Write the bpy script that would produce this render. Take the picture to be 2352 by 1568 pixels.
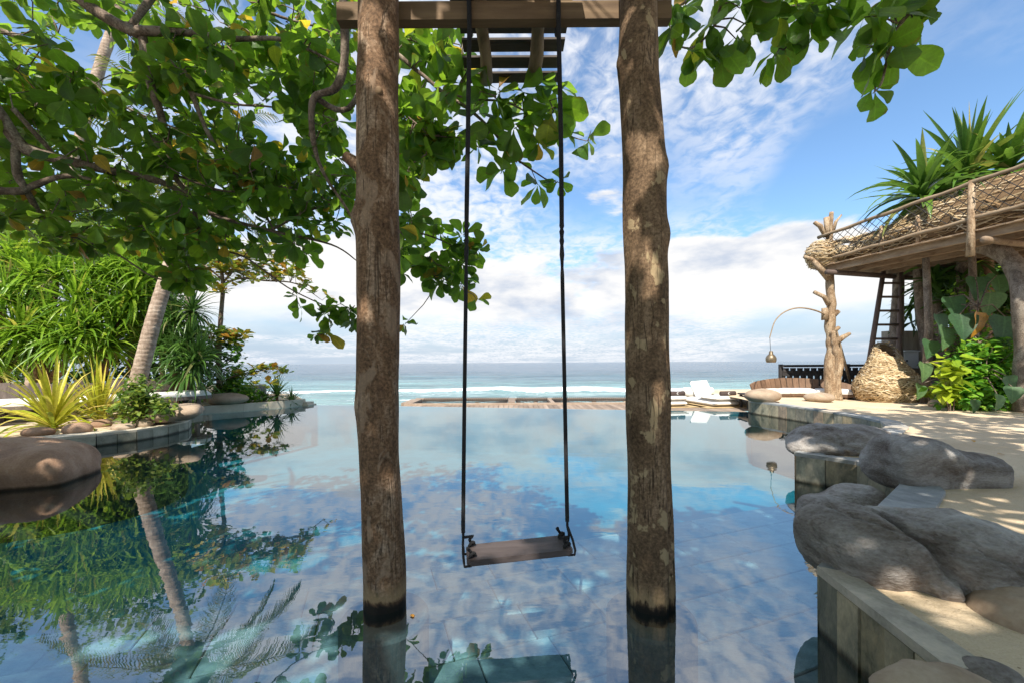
import bpy, bmesh, math, random
import numpy as np
from mathutils import Vector, Matrix, noise, geometry
R = random.Random(7)
for o in list(bpy.data.objects): bpy.data.objects.remove(o)
S = bpy.context.scene
COL = S.collection
rad = math.radians

# ---------------------------------------------------------------- camera
F = 14.0/36*2352                       # focal length in units of a 2352 px wide picture
CAMZ = 1.25
cam_d = bpy.data.cameras.new('camera'); cam = bpy.data.objects.new('camera', cam_d); COL.objects.link(cam)
CR = Matrix.Rotation(rad(90), 4, 'X') @ Matrix.Rotation(rad(-0.35), 4, 'Z')
cam.matrix_world = Matrix.Translation((0, 0, CAMZ)) @ CR
cam_d.lens = 14; cam_d.sensor_width = 36; cam_d.shift_y = 48/2352
cam_d.clip_start = 0.05; cam_d.clip_end = 20000
S.camera = cam

# ---------------------------------------------------------------- world, sun, exposure
SUN = Vector((-0.16, -0.66, 0.80)).normalized()
SUN_EL = math.asin(SUN.z); SUN_AZ = math.atan2(SUN.x, SUN.y)
W = bpy.data.worlds.new('World'); S.world = W; W.use_nodes = True
wn = W.node_tree.nodes; wl = W.node_tree.links; wn.clear()
def nd(nt, t, **k):
    n = nt.nodes.new(t)
    for a, b in k.items():
        if a.startswith('_'): n.inputs[a[1:].replace('_', ' ')].default_value = b
        else: setattr(n, a, b)
    return n
def mth(nt, op, a, b=None, clamp=False):
    n = nt.nodes.new('ShaderNodeMath'); n.operation = op; n.use_clamp = clamp
    for i, x in enumerate((a, b)):
        if x is None: continue
        if isinstance(x, (int, float)): n.inputs[i].default_value = x
        else: nt.links.new(x, n.inputs[i])
    return n.outputs[0]
def maprange(nt, x, a, b, c=0.0, d=1.0):
    n = nt.nodes.new('ShaderNodeMapRange'); n.interpolation_type = 'SMOOTHSTEP'
    nt.links.new(x, n.inputs[0])
    for i, v in enumerate((a, b, c, d)): n.inputs[i+1].default_value = v
    return n.outputs[0]
def mixc(nt, f, a, b, mode='MIX'):
    n = nt.nodes.new('ShaderNodeMix'); n.data_type = 'RGBA'; n.blend_type = mode
    for x, s in ((f, n.inputs[0]), (a, n.inputs[6]), (b, n.inputs[7])):
        if isinstance(x, (int, float)): s.default_value = x
        elif isinstance(x, tuple): s.default_value = tuple(x) + ((1,) if len(x) == 3 else ())
        else: nt.links.new(x, s)
    return n.outputs[2]
def noi(nt, vec, scale, detail=6, rough=0.55, dist=0.0):
    n = nt.nodes.new('ShaderNodeTexNoise'); n.inputs['Scale'].default_value = scale; n.inputs['Detail'].default_value = detail
    n.inputs['Roughness'].default_value = rough; n.inputs['Distortion'].default_value = dist
    if vec is not None: nt.links.new(vec, n.inputs['Vector'])
    return n.outputs['Fac']
def vmul(nt, v, sc, off=(0, 0, 0)):
    n = nt.nodes.new('ShaderNodeMapping'); nt.links.new(v, n.inputs[0]); n.inputs['Scale'].default_value = sc; n.inputs['Location'].default_value = off
    return n.outputs[0]
SKY_STR = 0.12
nt = W.node_tree
sky = nd(nt, 'ShaderNodeTexSky', sky_type='NISHITA', sun_disc=False, sun_elevation=SUN_EL, sun_rotation=SUN_AZ,
         altitude=0.0, air_density=1.0, dust_density=0.6, ozone_density=3.0)
tc = nd(nt, 'ShaderNodeTexCoord'); gen = tc.outputs['Generated']
sep = nd(nt, 'ShaderNodeSeparateXYZ'); wl.new(gen, sep.inputs[0])
sx, sy, sz = sep.outputs
zc = mth(nt, 'MAXIMUM', sz, 0.0)
zz = mth(nt, 'ADD', zc, 0.10)
comb = nd(nt, 'ShaderNodeCombineXYZ')
wl.new(mth(nt, 'DIVIDE', sx, zz), comb.inputs[0]); wl.new(mth(nt, 'DIVIDE', sy, zz), comb.inputs[1])
pl = comb.outputs[0]
# high mottled cloud field
big = noi(nt, vmul(nt, pl, (0.55, 0.55, 1), (3.7, 1.35, 0)), 1.0, 3, 0.5, 0.3)
mid = noi(nt, vmul(nt, pl, (2.3, 2.0, 1), (1.2, 4, 0)), 1.0, 6, 0.62, 0.6)
fin = noi(nt, vmul(nt, pl, (15, 13, 1)), 1.0, 4, 0.55, 0.5)
side = mth(nt, 'ADD', maprange(nt, sx, 0.42, 0.66, 0.0, 0.20), maprange(nt, sx, -0.30, -0.05, 0.12, 0.0))
hi = mth(nt, 'MULTIPLY', maprange(nt, mth(nt, 'SUBTRACT', big, side), 0.29, 0.48), maprange(nt, mth(nt, 'ADD', mth(nt, 'MULTIPLY', mid, 0.5), mth(nt, 'MULTIPLY', fin, 0.5)), 0.36, 0.61))
hi = mth(nt, 'MULTIPLY', hi, 0.88)
# low heaped cloud bank
lowv = vmul(nt, gen, (2.6, 2.6, 6.5), (0.8, 0.0, 0.35))
lown = noi(nt, lowv, 1.0, 8, 0.56, 0.2)
cov = maprange(nt, sz, 0.17, 0.36, -0.10, 0.20)
shade0 = noi(nt, vmul(nt, gen, (5.0, 5.0, 16.0), (4.0, 2.0, 0.5)), 1.0, 7, 0.58)
low = maprange(nt, mth(nt, 'SUBTRACT', lown, cov), 0.43, 0.50)
low = mth(nt, 'MULTIPLY', low, maprange(nt, mth(nt, 'ADD', sz, mth(nt, 'MULTIPLY', mth(nt, 'SUBTRACT', shade0, 0.5), 0.12)), 0.06, 0.14, 0.12, 1.0))
shade = noi(nt, vmul(nt, gen, (3.4, 3.4, 9.0), (2.0, 1.0, 0.27)), 1.0, 6, 0.55)
ccol = mixc(nt, maprange(nt, shade, 0.36, 0.54), (0.215/SKY_STR, 0.245/SKY_STR, 0.30/SKY_STR), (0.385/SKY_STR, 0.38/SKY_STR, 0.375/SKY_STR))
blue = mixc(nt, maprange(nt, sz, 0.0, 0.30, 0.95, 0.0), mixc(nt, 1.0, sky.outputs[0], (0.64, 0.73, 0.75), 'MULTIPLY'), (0.19/SKY_STR, 0.233/SKY_STR, 0.29/SKY_STR))
c1 = mixc(nt, hi, blue, (0.375/SKY_STR, 0.38/SKY_STR, 0.395/SKY_STR))
c2 = mixc(nt, low, c1, ccol)
bg = nd(nt, 'ShaderNodeBackground'); wl.new(c2, bg.inputs[0]); bg.inputs[1].default_value = SKY_STR
wo = nd(nt, 'ShaderNodeOutputWorld'); wl.new(bg.outputs[0], wo.inputs[0])
sun_d = bpy.data.lights.new('sun', 'SUN'); sun_d.energy = 2.9; sun_d.angle = rad(0.5); sun_d.color = (1.0, 0.94, 0.84)
sun = bpy.data.objects.new('sun', sun_d); COL.objects.link(sun); sun.rotation_euler = SUN.to_track_quat('Z', 'Y').to_euler(); sun.location = (10, -20, 30)
S.view_settings.view_transform = 'Standard'; S.view_settings.look = 'None'; S.view_settings.exposure = 1.45; S.view_settings.gamma = 1
S.view_settings.use_curve_mapping = False
S.render.engine = 'CYCLES'
S.cycles.max_bounces = 8; S.cycles.diffuse_bounces = 4; S.cycles.glossy_bounces = 4; S.cycles.transmission_bounces = 6; S.cycles.transparent_max_bounces = 12
S.cycles.caustics_reflective = False; S.cycles.caustics_refractive = False
S.render.resolution_x = 1024; S.render.resolution_y = 682

# ---------------------------------------------------------------- pixel -> place
def ray(px, py):
    return (CR.to_3x3() @ Vector(((px-1176)/F, (832-py)/F, -1.0)))
def P(px, py, Y):
    d = ray(px, py); return Vector((0, 0, CAMZ)) + d*(Y/d.y)
def G(px, py, z):
    d = ray(px, py); return Vector((0, 0, CAMZ)) + d*((z-CAMZ)/d.z)

# ---------------------------------------------------------------- objects
ORG = {}
def tag(o, label, cat, group=None):
    o['label'] = label; o['category'] = cat
    if group: o['group'] = group
    return o
def root(name, loc, label, cat, group=None):
    o = bpy.data.objects.new(name, None); o.empty_display_size = 0.1; COL.objects.link(o)
    o.location = loc; ORG[o.name] = Vector(loc); return tag(o, label, cat, group)
def link(name, me, mat, parent=None, loc=None, kind=None):
    """me is in world coordinates minus the origin of the top-level ancestor (or loc)"""
    o = bpy.data.objects.new(name, me); COL.objects.link(o)
    if mat is not None and len(me.materials) == 0: me.materials.append(mat)
    if parent is not None:
        o.parent = parent; ORG[o.name] = ORG[parent.name]
    else:
        o.location = loc if loc is not None else (0, 0, 0); ORG[o.name] = Vector(o.location)
    if kind: o['kind'] = kind
    return o
class MB:
    def __init__(s): s.v = []; s.f = []
    def add(s, vs, fs):
        b = len(s.v); s.v.extend(tuple(v) for v in vs); s.f.extend(tuple(i+b for i in f) for f in fs); return s
    def box(s, c, size, rz=0.0, mat=None, taper=1.0):
        x, y, z = (d/2 for d in size); M_ = mat if mat is not None else Matrix.Rotation(rz, 3, 'Z')
        c = Vector(c); vs = []
        for k in (-1, 1):
            t = taper if k > 0 else 1
            for (a, b) in ((-1, -1), (1, -1), (1, 1), (-1, 1)): vs.append(c + M_ @ Vector((a*x*t, b*y*t, k*z)))
        return s.add(vs, [(3, 2, 1, 0), (4, 5, 6, 7), (0, 1, 5, 4), (1, 2, 6, 5), (2, 3, 7, 6), (3, 0, 4, 7)])
    def beam(s, a, b, w, h, up=(0, 0, 1)):
        a = Vector(a); b = Vector(b); d = (b-a); L = d.length; d.normalize()
        sd = d.cross(Vector(up)); sd.normalize(); u = sd.cross(d)
        return s.box((a+b)/2, (w, L, h), mat=Matrix((sd, d, u)).transposed())
    def tube(s, pts, rr, seg=8, cap=True, wob=0.0, seed=0):
        pts = [Vector(p) for p in pts]; n = len(pts)
        if isinstance(rr, (int, float)): rr = [rr]*n
        b = len(s.v); up = None
        for i, p in enumerate(pts):
            d = (pts[min(i+1, n-1)]-pts[max(i-1, 0)])
            if d.length < 1e-9: d = Vector((0, 0, 1))
            d.normalize()
            if up is None:
                up = Vector((1, 0, 0)) if abs(d.x) < .8 else Vector((0, 1, 0))
            x = up - d*up.dot(d); x.normalize(); up = x; y = d.cross(x)
            for k in range(seg):
                a = 2*math.pi*k/seg; q = x*math.cos(a)+y*math.sin(a); r = rr[i]
                if wob: r *= 1+wob*noise.noise((p+q*rr[i])*(0.6/max(rr[i], .02))*.25+Vector((seed*7.3, seed, 0)))*2
                s.v.append(tuple(p+q*r))
        for i in range(n-1):
            for k in range(seg):
                k2 = (k+1) % seg
                s.f.append((b+i*seg+k, b+i*seg+k2, b+(i+1)*seg+k2, b+(i+1)*seg+k))
        if cap:
            s.f.append(tuple(b+k for k in reversed(range(seg)))); s.f.append(tuple(b+(n-1)*seg+k for k in range(seg)))
        return s
    def strap(s, base, d, L, w, droop, segs=5, fold=0.25, twist=0.0, tipw=0.02, belly=0.45):
        p = Vector(base); d = Vector(d).normalized(); st = L/segs; b = len(s.v)
        sd0 = d.cross(Vector((0, 0, 1)))
        if sd0.length < .05: sd0 = Vector((1, 0, 0))
        sd0.normalize(); sd0 = Matrix.Rotation(twist, 3, d) @ sd0
        for i in range(segs+1):
            t = i/segs
            ww = w*(tipw + (1-tipw)*(1-max(0, (t-belly)/(1-belly))**1.6))*(0.55+0.45*min(1, t/.25))
            sd = sd0 - d*sd0.dot(d); sd.normalize(); nn = sd.cross(d)
            s.v.extend((tuple(p-sd*ww/2+nn*fold*ww/2), tuple(p), tuple(p+sd*ww/2+nn*fold*ww/2)))
            d = (d + Vector((0, 0, -1))*droop/segs*(0.4+1.2*t)).normalized(); p = p+d*st
        for i in range(segs):
            a = b+3*i
            s.f.append((a, a+1, a+4, a+3)); s.f.append((a+1, a+2, a+5, a+4))
        return s
    def build(s, name, mat, parent=None, loc=None, smooth=False, kind=None):
        o = ORG[parent.name] if parent is not None else Vector(loc if loc is not None else (0, 0, 0))
        me = bpy.data.meshes.new(name)
        me.from_pydata([(x-o.x, y-o.y, z-o.z) for x, y, z in s.v], [], s.f)
        if smooth: me.polygons.foreach_set('use_smooth', [True]*len(me.polygons))
        me.update()
        return link(name, me, mat, parent, loc, kind)
def npmesh(name, V, Q, smooth=True, st=None):
    """V (n,3), Q (m,k) same-size faces"""
    me = bpy.data.meshes.new(name); n = len(V); m, k = Q.shape
    me.vertices.add(n); me.vertices.foreach_set('co', np.ascontiguousarray(V, dtype=np.float32).ravel())
    me.loops.add(m*k); me.loops.foreach_set('vertex_index', Q.astype(np.int32).ravel())
    me.polygons.add(m); me.polygons.foreach_set('loop_start', np.arange(0, m*k, k, dtype=np.int32))
    try: me.polygons.foreach_set('loop_total', np.full(m, k, dtype=np.int32))
    except Exception: pass
    me.polygons.foreach_set('use_smooth', np.full(m, smooth, dtype=bool))
    me.update(calc_edges=True)
    if st is not None:
        at = me.attributes.new('st', 'FLOAT_VECTOR', 'POINT'); at.data.foreach_set('vector', np.c_[st, np.zeros(len(st))].astype(np.float32).ravel())
    return me
def batch(name, templates, mats, mat, parent=None, loc=None, kind=None):
    """many copies of quad templates [(verts, quads)] placed by 4x4 matrices [(index, M)] as one mesh"""
    o = ORG[parent.name] if parent is not None else Vector(loc if loc is not None else (0, 0, 0))
    Vs = []; Qs = []; off = 0; ST = []
    for ti, tp in enumerate(templates):
        tv, tq = tp[:2]
        ms = np.array([m for i, m in mats if i == ti], dtype=np.float64).reshape(-1, 4, 4)
        if len(ms) == 0: continue
        hv = np.c_[tv, np.ones(len(tv))]
        V = np.einsum('nij,kj->nki', ms, hv)[:, :, :3].reshape(-1, 3)
        Q = (tq[None, :, :] + (np.arange(len(ms))*len(tv))[:, None, None]).reshape(-1, tq.shape[1]) + off
        off += len(V); Vs.append(V); Qs.append(Q)
        if len(tp) > 2: ST.append(np.tile(tp[2], (len(ms), 1)))
    V = np.concatenate(Vs) - np.array(o)
    return link(name, npmesh(name, V, np.concatenate(Qs), st=np.concatenate(ST) if ST else None), mat, parent, loc, kind)
def frame(y, z, p, s=1.0):
    """matrix with local +Y along y and local +Z near z"""
    y = Vector(y).normalized(); z = Vector(z); z = z - y*z.dot(y)
    if z.length < 1e-4: z = Vector((1, 0, 0)) - y*y.x
    z.normalize(); x = y.cross(z)
    if isinstance(s, (int, float)): s = (s, s, s)
    return Matrix(((x.x*s[0], y.x*s[1], z.x*s[2], p[0]), (x.y*s[0], y.y*s[1], z.y*s[2], p[1]), (x.z*s[0], y.z*s[1], z.z*s[2], p[2]), (0, 0, 0, 1)))
def spline(pts, n):
    """Catmull-Rom through points (tuples of any length), n samples per span"""
    out = []; m = len(pts)
    A = [np.array(p, float) for p in pts]
    for i in range(m-1):
        p0 = A[max(i-1, 0)]; p1 = A[i]; p2 = A[i+1]; p3 = A[min(i+2, m-1)]
        for k in range(n):
            t = k/n
            out.append(0.5*((2*p1)+(-p0+p2)*t+(2*p0-5*p1+4*p2-p3)*t*t+(-p0+3*p1-3*p2+p3)*t**3))
    out.append(A[-1]); return out
def inpoly(x, y, poly):
    c = False; j = len(poly)-1
    for i in range(len(poly)):
        xi, yi = poly[i][:2]; xj, yj = poly[j][:2]
        if (yi > y) != (yj > y) and x < (xj-xi)*(y-yi)/(yj-yi)+xi: c = not c
        j = i
    return c

# ---------------------------------------------------------------- materials
def mat_new(name):
    m = bpy.data.materials.new(name); m.use_nodes = True; n = m.node_tree; n.nodes.clear()
    out = nd(n, 'ShaderNodeOutputMaterial'); return m, n, out
def ramp(n, fac, stops):
    r = n.nodes.new('ShaderNodeValToRGB'); n.links.new(fac, r.inputs[0]); e = r.color_ramp.elements
    while len(e) > 1: e.remove(e[-1])
    e[0].position = stops[0][0]; e[0].color = stops[0][1]+(1,)
    for p, c in stops[1:]:
        x = e.new(p); x.color = c+(1,)
    return r.outputs[0]
def pos(n):
    g = n.nodes.new('ShaderNodeNewGeometry'); return g.outputs['Position']
def objpos(n):
    """position shifted by a per-object random amount, so alike pieces differ"""
    g = n.nodes.new('ShaderNodeNewGeometry'); oi = n.nodes.new('ShaderNodeObjectInfo')
    a = n.nodes.new('ShaderNodeVectorMath'); a.operation = 'ADD'; n.links.new(g.outputs['Position'], a.inputs[0])
    k = mth(n, 'MULTIPLY', oi.outputs['Random'], 37.0); n.links.new(k, a.inputs[1]); return a.outputs[0], oi.outputs['Random']
def bumpn(n, h, strength, dist=0.02, prev=None):
    b = n.nodes.new('ShaderNodeBump'); b.inputs['Strength'].default_value = strength; b.inputs['Distance'].default_value = dist
    n.links.new(h, b.inputs['Height'])
    if prev is not None: n.links.new(prev, b.inputs['Normal'])
    return b.outputs[0]
def prin(n, out, col, rough=0.8, bump=None, spec=0.4, **k):
    p = n.nodes.new('ShaderNodeBsdfPrincipled')
    for x, s in ((col, 'Base Color'), (rough, 'Roughness')):
        if isinstance(x, (int, float)): p.inputs[s].default_value = x
        elif isinstance(x, tuple): p.inputs[s].default_value = x+(1,)
        else: n.links.new(x, p.inputs[s])
    p.inputs['Specular IOR Level'].default_value = spec
    for a, b in k.items(): p.inputs[a].default_value = b
    if bump is not None: n.links.new(bump, p.inputs['Normal'])
    if out is not None: n.links.new(p.outputs[0], out.inputs[0])
    return p.outputs[0]
def m_stone(name, stops, sc=2.0, fine=30, bump=0.5, rough=0.85, var=0.25, stretch=(1, 1, 1), hue=None, wet=False, bdist=0.02, spec=0.3):
    m, n, out = mat_new(name); p, rnd = objpos(n); p = vmul(n, p, stretch)
    a = noi(n, p, sc, 8, 0.62, 0.4); b = noi(n, p, fine, 5, 0.6)
    c = ramp(n, mth(n, 'ADD', mth(n, 'MULTIPLY', a, 0.75), mth(n, 'MULTIPLY', b, 0.25)), stops)
    if hue == 'mix': c = mixc(n, 1.0, c, ramp(n, mth(n, 'FRACT', mth(n, 'MULTIPLY', rnd, 5.7)), [(0, (0.82, 0.82, 0.76)), (0.25, (1.2, 1.04, 0.82)), (0.5, (0.78, 0.79, 0.76)), (0.7, (1.5, 0.97, 0.72)), (0.9, (1.3, 1.1, 0.82)), (1, (0.95, 0.92, 0.80))]), 'MULTIPLY')
    elif hue: c = mixc(n, maprange(n, rnd, 0.55, 0.75), c, mixc(n, 1.0, c, hue, 'MULTIPLY'))
    c = mixc(n, 1.0, c, ramp(n, rnd, [(0, (1-var,)*3), (1, (1+var,)*3)]), 'MULTIPLY')
    bb = bumpn(n, noi(n, p, fine*3, 3, 0.6), bump*0.5, 0.003); bb = bumpn(n, b, bump*0.7, bdist*.3, bb); bb = bumpn(n, a, bump, bdist, bb)
    if wet:
        sp = n.nodes.new('ShaderNodeSeparateXYZ'); n.links.new(pos(n), sp.inputs[0])
        w = maprange(n, mth(n, 'ADD', sp.outputs[2], mth(n, 'MULTIPLY', a, 0.05)), 0.03, 0.075, 1.0, 0.0)
        c = mixc(n, w, c, mixc(n, 1.0, c, (0.16, 0.15, 0.13), 'MULTIPLY'))
    prin(n, out, c, rough, bb, spec); return m
def m_wood(name, dark, light, axis=(1, 1, 0.1), sc=14, bump=0.4, rough=0.75, var=0.25, spec=0.3):
    m, n, out = mat_new(name); p, rnd = objpos(n); q = vmul(n, p, axis)
    a = noi(n, q, sc, 8, 0.65, 0.8); b = noi(n, p, 2.2, 4, 0.6); 
    c = ramp(n, mth(n, 'ADD', mth(n, 'MULTIPLY', a, 0.7), mth(n, 'MULTIPLY', b, 0.3)), [(0.3, dark), (0.68, light)])
    c = mixc(n, 1.0, c, ramp(n, rnd, [(0, (1-var,)*3), (1, (1+var,)*3)]), 'MULTIPLY')
    prin(n, out, c, rough, bumpn(n, a, bump, 0.008), spec); return m
def m_leaf(name, stops, trans, tfac=0.4, rough=0.4, rnd2=True, spec=0.4, vein=0.0):
    m, n, out = mat_new(name)
    g = n.nodes.new('ShaderNodeNewGeometry'); oi = n.nodes.new('ShaderNodeObjectInfo')
    r = mth(n, 'FRACT', mth(n, 'ADD', g.outputs['Random Per Island'], mth(n, 'MULTIPLY', oi.outputs['Random'], 7.31)))
    c = ramp(n, r, stops)
    f = noi(n, g.outputs['Position'], 25, 4, 0.6)
    c = mixc(n, 1.0, c, ramp(n, f, [(0.3, (0.72,)*3), (0.7, (1.2,)*3)]), 'MULTIPLY')
    bmp = None
    if vein:
        at = n.nodes.new('ShaderNodeAttribute'); at.attribute_name = 'st'; sp = n.nodes.new('ShaderNodeSeparateXYZ'); n.links.new(at.outputs['Vector'], sp.inputs[0])
        s_ = mth(n, 'ABSOLUTE', sp.outputs[0]); t_ = sp.outputs[1]
        rib = maprange(n, s_, 0.02, 0.10, 1.0, 0.0)
        side = maprange(n, mth(n, 'SINE', mth(n, 'SUBTRACT', mth(n, 'MULTIPLY', t_, 62.0), mth(n, 'MULTIPLY', s_, 11.0))), 0.80, 1.0)
        vv = mth(n, 'MAXIMUM', rib, mth(n, 'MULTIPLY', side, 0.45))
        c = mixc(n, mth(n, 'MULTIPLY', vv, 0.5*vein), c, mixc(n, 1.0, c, (1.9, 1.75, 1.6), 'MULTIPLY'))
        edge_ = mth(n, 'MULTIPLY', maprange(n, mth(n, 'ADD', s_, mth(n, 'MULTIPLY', t_, 0.5)), 1.05, 1.35), maprange(n, noi(n, g.outputs['Position'], 9, 3, 0.6), 0.56, 0.66))
        spot = maprange(n, noi(n, g.outputs['Position'], 70, 2, 0.5), 0.70, 0.74)
        c = mixc(n, mth(n, 'MULTIPLY', mth(n, 'MAXIMUM', edge_, mth(n, 'MULTIPLY', spot, 0.6)), vein), c, (0.10, 0.055, 0.02))
        bmp = bumpn(n, mth(n, 'SUBTRACT', f, vv), 0.35, 0.004)
    pr = prin(n, None, c, rough, bmp, spec)
    t = n.nodes.new('ShaderNodeBsdfTranslucent')
    n.links.new(mixc(n, 1.0, mixc(n, 0.65, (0.12, 0.12, 0.12), c, 'MIX'), trans, 'MULTIPLY'), t.inputs[0])
    mx = n.nodes.new('ShaderNodeMixShader'); mx.inputs[0].default_value = tfac
    n.links.new(pr, mx.inputs[1]); n.links.new(t.outputs[0], mx.inputs[2]); n.links.new(mx.outputs[0], out.inputs[0]); return m
def m_plain(name, col, rough=0.6, sc=12, amt=0.15, bump=0.15, spec=0.4, metal=0.0, bdist=0.01):
    m, n, out = mat_new(name); p = pos(n); a = noi(n, p, sc, 6, 0.6)
    c = mixc(n, 1.0, col, ramp(n, a, [(0.3, (1-amt,)*3), (0.7, (1+amt,)*3)]), 'MULTIPLY')
    prin(n, out, c, rough, bumpn(n, a, bump, bdist), spec, Metallic=metal); return m
def m_bark(name, dark, mid, light, lichen=None, crack=True, wet=True):
    m, n, out = mat_new(name); p = pos(n)
    oi = n.nodes.new('ShaderNodeObjectInfo'); 
    big = noi(n, vmul(n, p, (6.5, 6.5, 3.4)), 1.0, 8, 0.66, 0.8)
    str_ = noi(n, vmul(n, p, (26, 26, 2.2)), 1.0, 7, 0.7, 0.5)
    fine = noi(n, p, 70, 5, 0.65)
    f = mth(n, 'ADD', mth(n, 'ADD', mth(n, 'MULTIPLY', big, 0.70), mth(n, 'MULTIPLY', str_, 0.14)), mth(n, 'MULTIPLY', fine, 0.16))
    c = mixc(n, 1.0, ramp(n, f, [(0.34, dark), (0.50, mid), (0.64, light)]), ramp(n, fine, [(0.35, (0.62,)*3), (0.65, (1.32,)*3)]), 'MULTIPLY')
    patch = maprange(n, noi(n, vmul(n, p, (7, 7, 4), (3, 1, 2)), 1.0, 5, 0.6, 0.8), 0.54, 0.61)
    if lichen:
        sp = noi(n, vmul(n, p, (11, 11, 8), (1, 5, 2)), 1.0, 4, 0.55, 0.3)
        patch = maprange(n, sp, 0.585, 0.625); c = mixc(n, mth(n, 'MULTIPLY', patch, 0.6), c, lichen)
    else:
        c = mixc(n, mth(n, 'MULTIPLY', patch, 0.40), c, light)
    cr = noi(n, vmul(n, p, (20, 20, 1.1), (9, 2, 0)), 1.0, 3, 0.6, 1.0)
    ck = mth(n, 'SUBTRACT', 1.0, maprange(n, mth(n, 'ABSOLUTE', mth(n, 'SUBTRACT', cr, 0.5)), 0.0, 0.025))
    ck = mth(n, 'MULTIPLY', ck, maprange(n, big, 0.45, 0.55))
    if crack: c = mixc(n, mth(n, 'MULTIPLY', ck, 0.8), c, (dark[0]*.35, dark[1]*.35, dark[2]*.35))
    h = mth(n, 'SUBTRACT', mth(n, 'ADD', mth(n, 'ADD', mth(n, 'MULTIPLY', str_, 0.45), mth(n, 'MULTIPLY', big, 0.7)), mth(n, 'MULTIPLY', fine, 0.4)), mth(n, 'MULTIPLY', ck, 0.8 if crack else 0))
    if wet:
        sp_ = n.nodes.new('ShaderNodeSeparateXYZ'); n.links.new(p, sp_.inputs[0])
        zz_ = mth(n, 'ADD', sp_.outputs[2], mth(n, 'MULTIPLY', mth(n, 'SUBTRACT', big, 0.5), 0.20))
        c = mixc(n, maprange(n, zz_, 0.015, 0.06, 1.0, 0.0), c, (0.012, 0.010, 0.008))
        pale = mth(n, 'MULTIPLY', maprange(n, zz_, 0.04, 0.06), maprange(n, zz_, 0.06, 0.16, 1.0, 0.0))
        c = mixc(n, mth(n, 'MULTIPLY', pale, 0.7), c, (0.34, 0.24, 0.13))
    prin(n, out, c, 0.85, bumpn(n, h, 0.55, 0.010), 0.25); return m
M = {}
M['post_a'] = m_bark('weathered_post', (0.055, 0.030, 0.016), (0.185, 0.108, 0.060), (0.40, 0.29, 0.20))
M['post_b'] = m_bark('lichen_post', (0.06, 0.036, 0.02), (0.165, 0.105, 0.06), (0.27, 0.185, 0.115), (0.46, 0.35, 0.20))
M['beam'] = m_wood('beam_wood', (0.09, 0.052, 0.026), (0.23, 0.15, 0.08), (0.08, 1, 1), 16)
M['slat'] = m_wood('grey_slat_wood', (0.05, 0.04, 0.034), (0.13, 0.105, 0.09), (0.1, 1, 1), 16)
M['pole'] = m_wood('pale_pole', (0.13, 0.085, 0.05), (0.36, 0.28, 0.19), (1, 0.25, 1), 18)
M['rope'] = m_plain('black_rope', (0.014, 0.013, 0.014), 0.8, 160, 0.5, 0.9)
M['seat'] = m_wood('swing_seat_wood', (0.045, 0.033, 0.03), (0.115, 0.092, 0.088), (0.12, 1, 1), 24, 0.3, 0.6)
M['branch'] = m_bark('almond_bark', (0.05, 0.035, 0.025), (0.16, 0.115, 0.085), (0.33, 0.27, 0.21), wet=False, crack=False)
M['palm_bark'] = None
M['almond'] = m_leaf('almond_leaf', [(0, (0.022, 0.058, 0.008)), (0.35, (0.036, 0.092, 0.010)), (0.7, (0.062, 0.14, 0.013)), (0.94, (0.09, 0.165, 0.015)), (0.965, (0.20, 0.16, 0.02)), (0.985, (0.28, 0.16, 0.03)), (1.0, (0.20, 0.08, 0.03))], (4.0, 4.4, 0.75), 0.47, 0.42, spec=0.35, vein=1.0)
M['almond_far'] = m_leaf('young_almond_leaf', [(0, (0.09, 0.17, 0.015)), (0.4, (0.17, 0.24, 0.022)), (0.65, (0.32, 0.28, 0.03)), (0.88, (0.42, 0.26, 0.035)), (1, (0.45, 0.14, 0.04))], (2.4, 2.4, 1.0), 0.45)
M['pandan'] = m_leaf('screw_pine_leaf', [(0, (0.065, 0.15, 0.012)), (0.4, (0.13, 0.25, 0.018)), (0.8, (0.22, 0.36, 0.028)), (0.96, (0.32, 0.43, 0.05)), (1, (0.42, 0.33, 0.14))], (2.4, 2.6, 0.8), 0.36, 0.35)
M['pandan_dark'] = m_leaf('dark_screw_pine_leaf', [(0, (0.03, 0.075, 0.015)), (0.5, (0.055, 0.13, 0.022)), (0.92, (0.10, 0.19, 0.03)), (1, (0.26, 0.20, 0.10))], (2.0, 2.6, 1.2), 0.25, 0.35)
M['bromeliad'] = m_leaf('yellow_green_strap_leaf', [(0, (0.28, 0.33, 0.02)), (0.5, (0.48, 0.46, 0.03)), (0.85, (0.62, 0.54, 0.09)), (1, (0.62, 0.44, 0.16))], (1.6, 1.7, 1.0), 0.3, 0.35)
M['coco'] = m_leaf('coconut_leaflet', [(0, (0.05, 0.09, 0.018)), (0.5, (0.10, 0.14, 0.025)), (0.85, (0.20, 0.18, 0.05)), (1, (0.30, 0.22, 0.10))], (2.0, 2.0, 1.0), 0.3)
M['shrub'] = m_leaf('shrub_leaf', [(0, (0.06, 0.12, 0.015)), (0.6, (0.13, 0.21, 0.025)), (1, (0.26, 0.30, 0.04))], (2.0, 2.2, 1.0), 0.3)
M['vine'] = m_leaf('vine_leaf', [(0, (0.05, 0.16, 0.016)), (0.5, (0.09, 0.26, 0.022)), (0.8, (0.17, 0.36, 0.03)), (1, (0.32, 0.46, 0.04))], (2.2, 2.4, 0.9), 0.35, vein=.6)
M['lime'] = m_leaf('lime_leaf', [(0, (0.22, 0.34, 0.02)), (1, (0.40, 0.45, 0.03))], (1.6, 1.8, 0.6), 0.3)
M['jungle'] = m_leaf('jungle_leaf', [(0, (0.015, 0.04, 0.010)), (0.5, (0.03, 0.085, 0.015)), (1, (0.08, 0.16, 0.025))], (2.2, 2.6, 1.0), 0.35)
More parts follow.
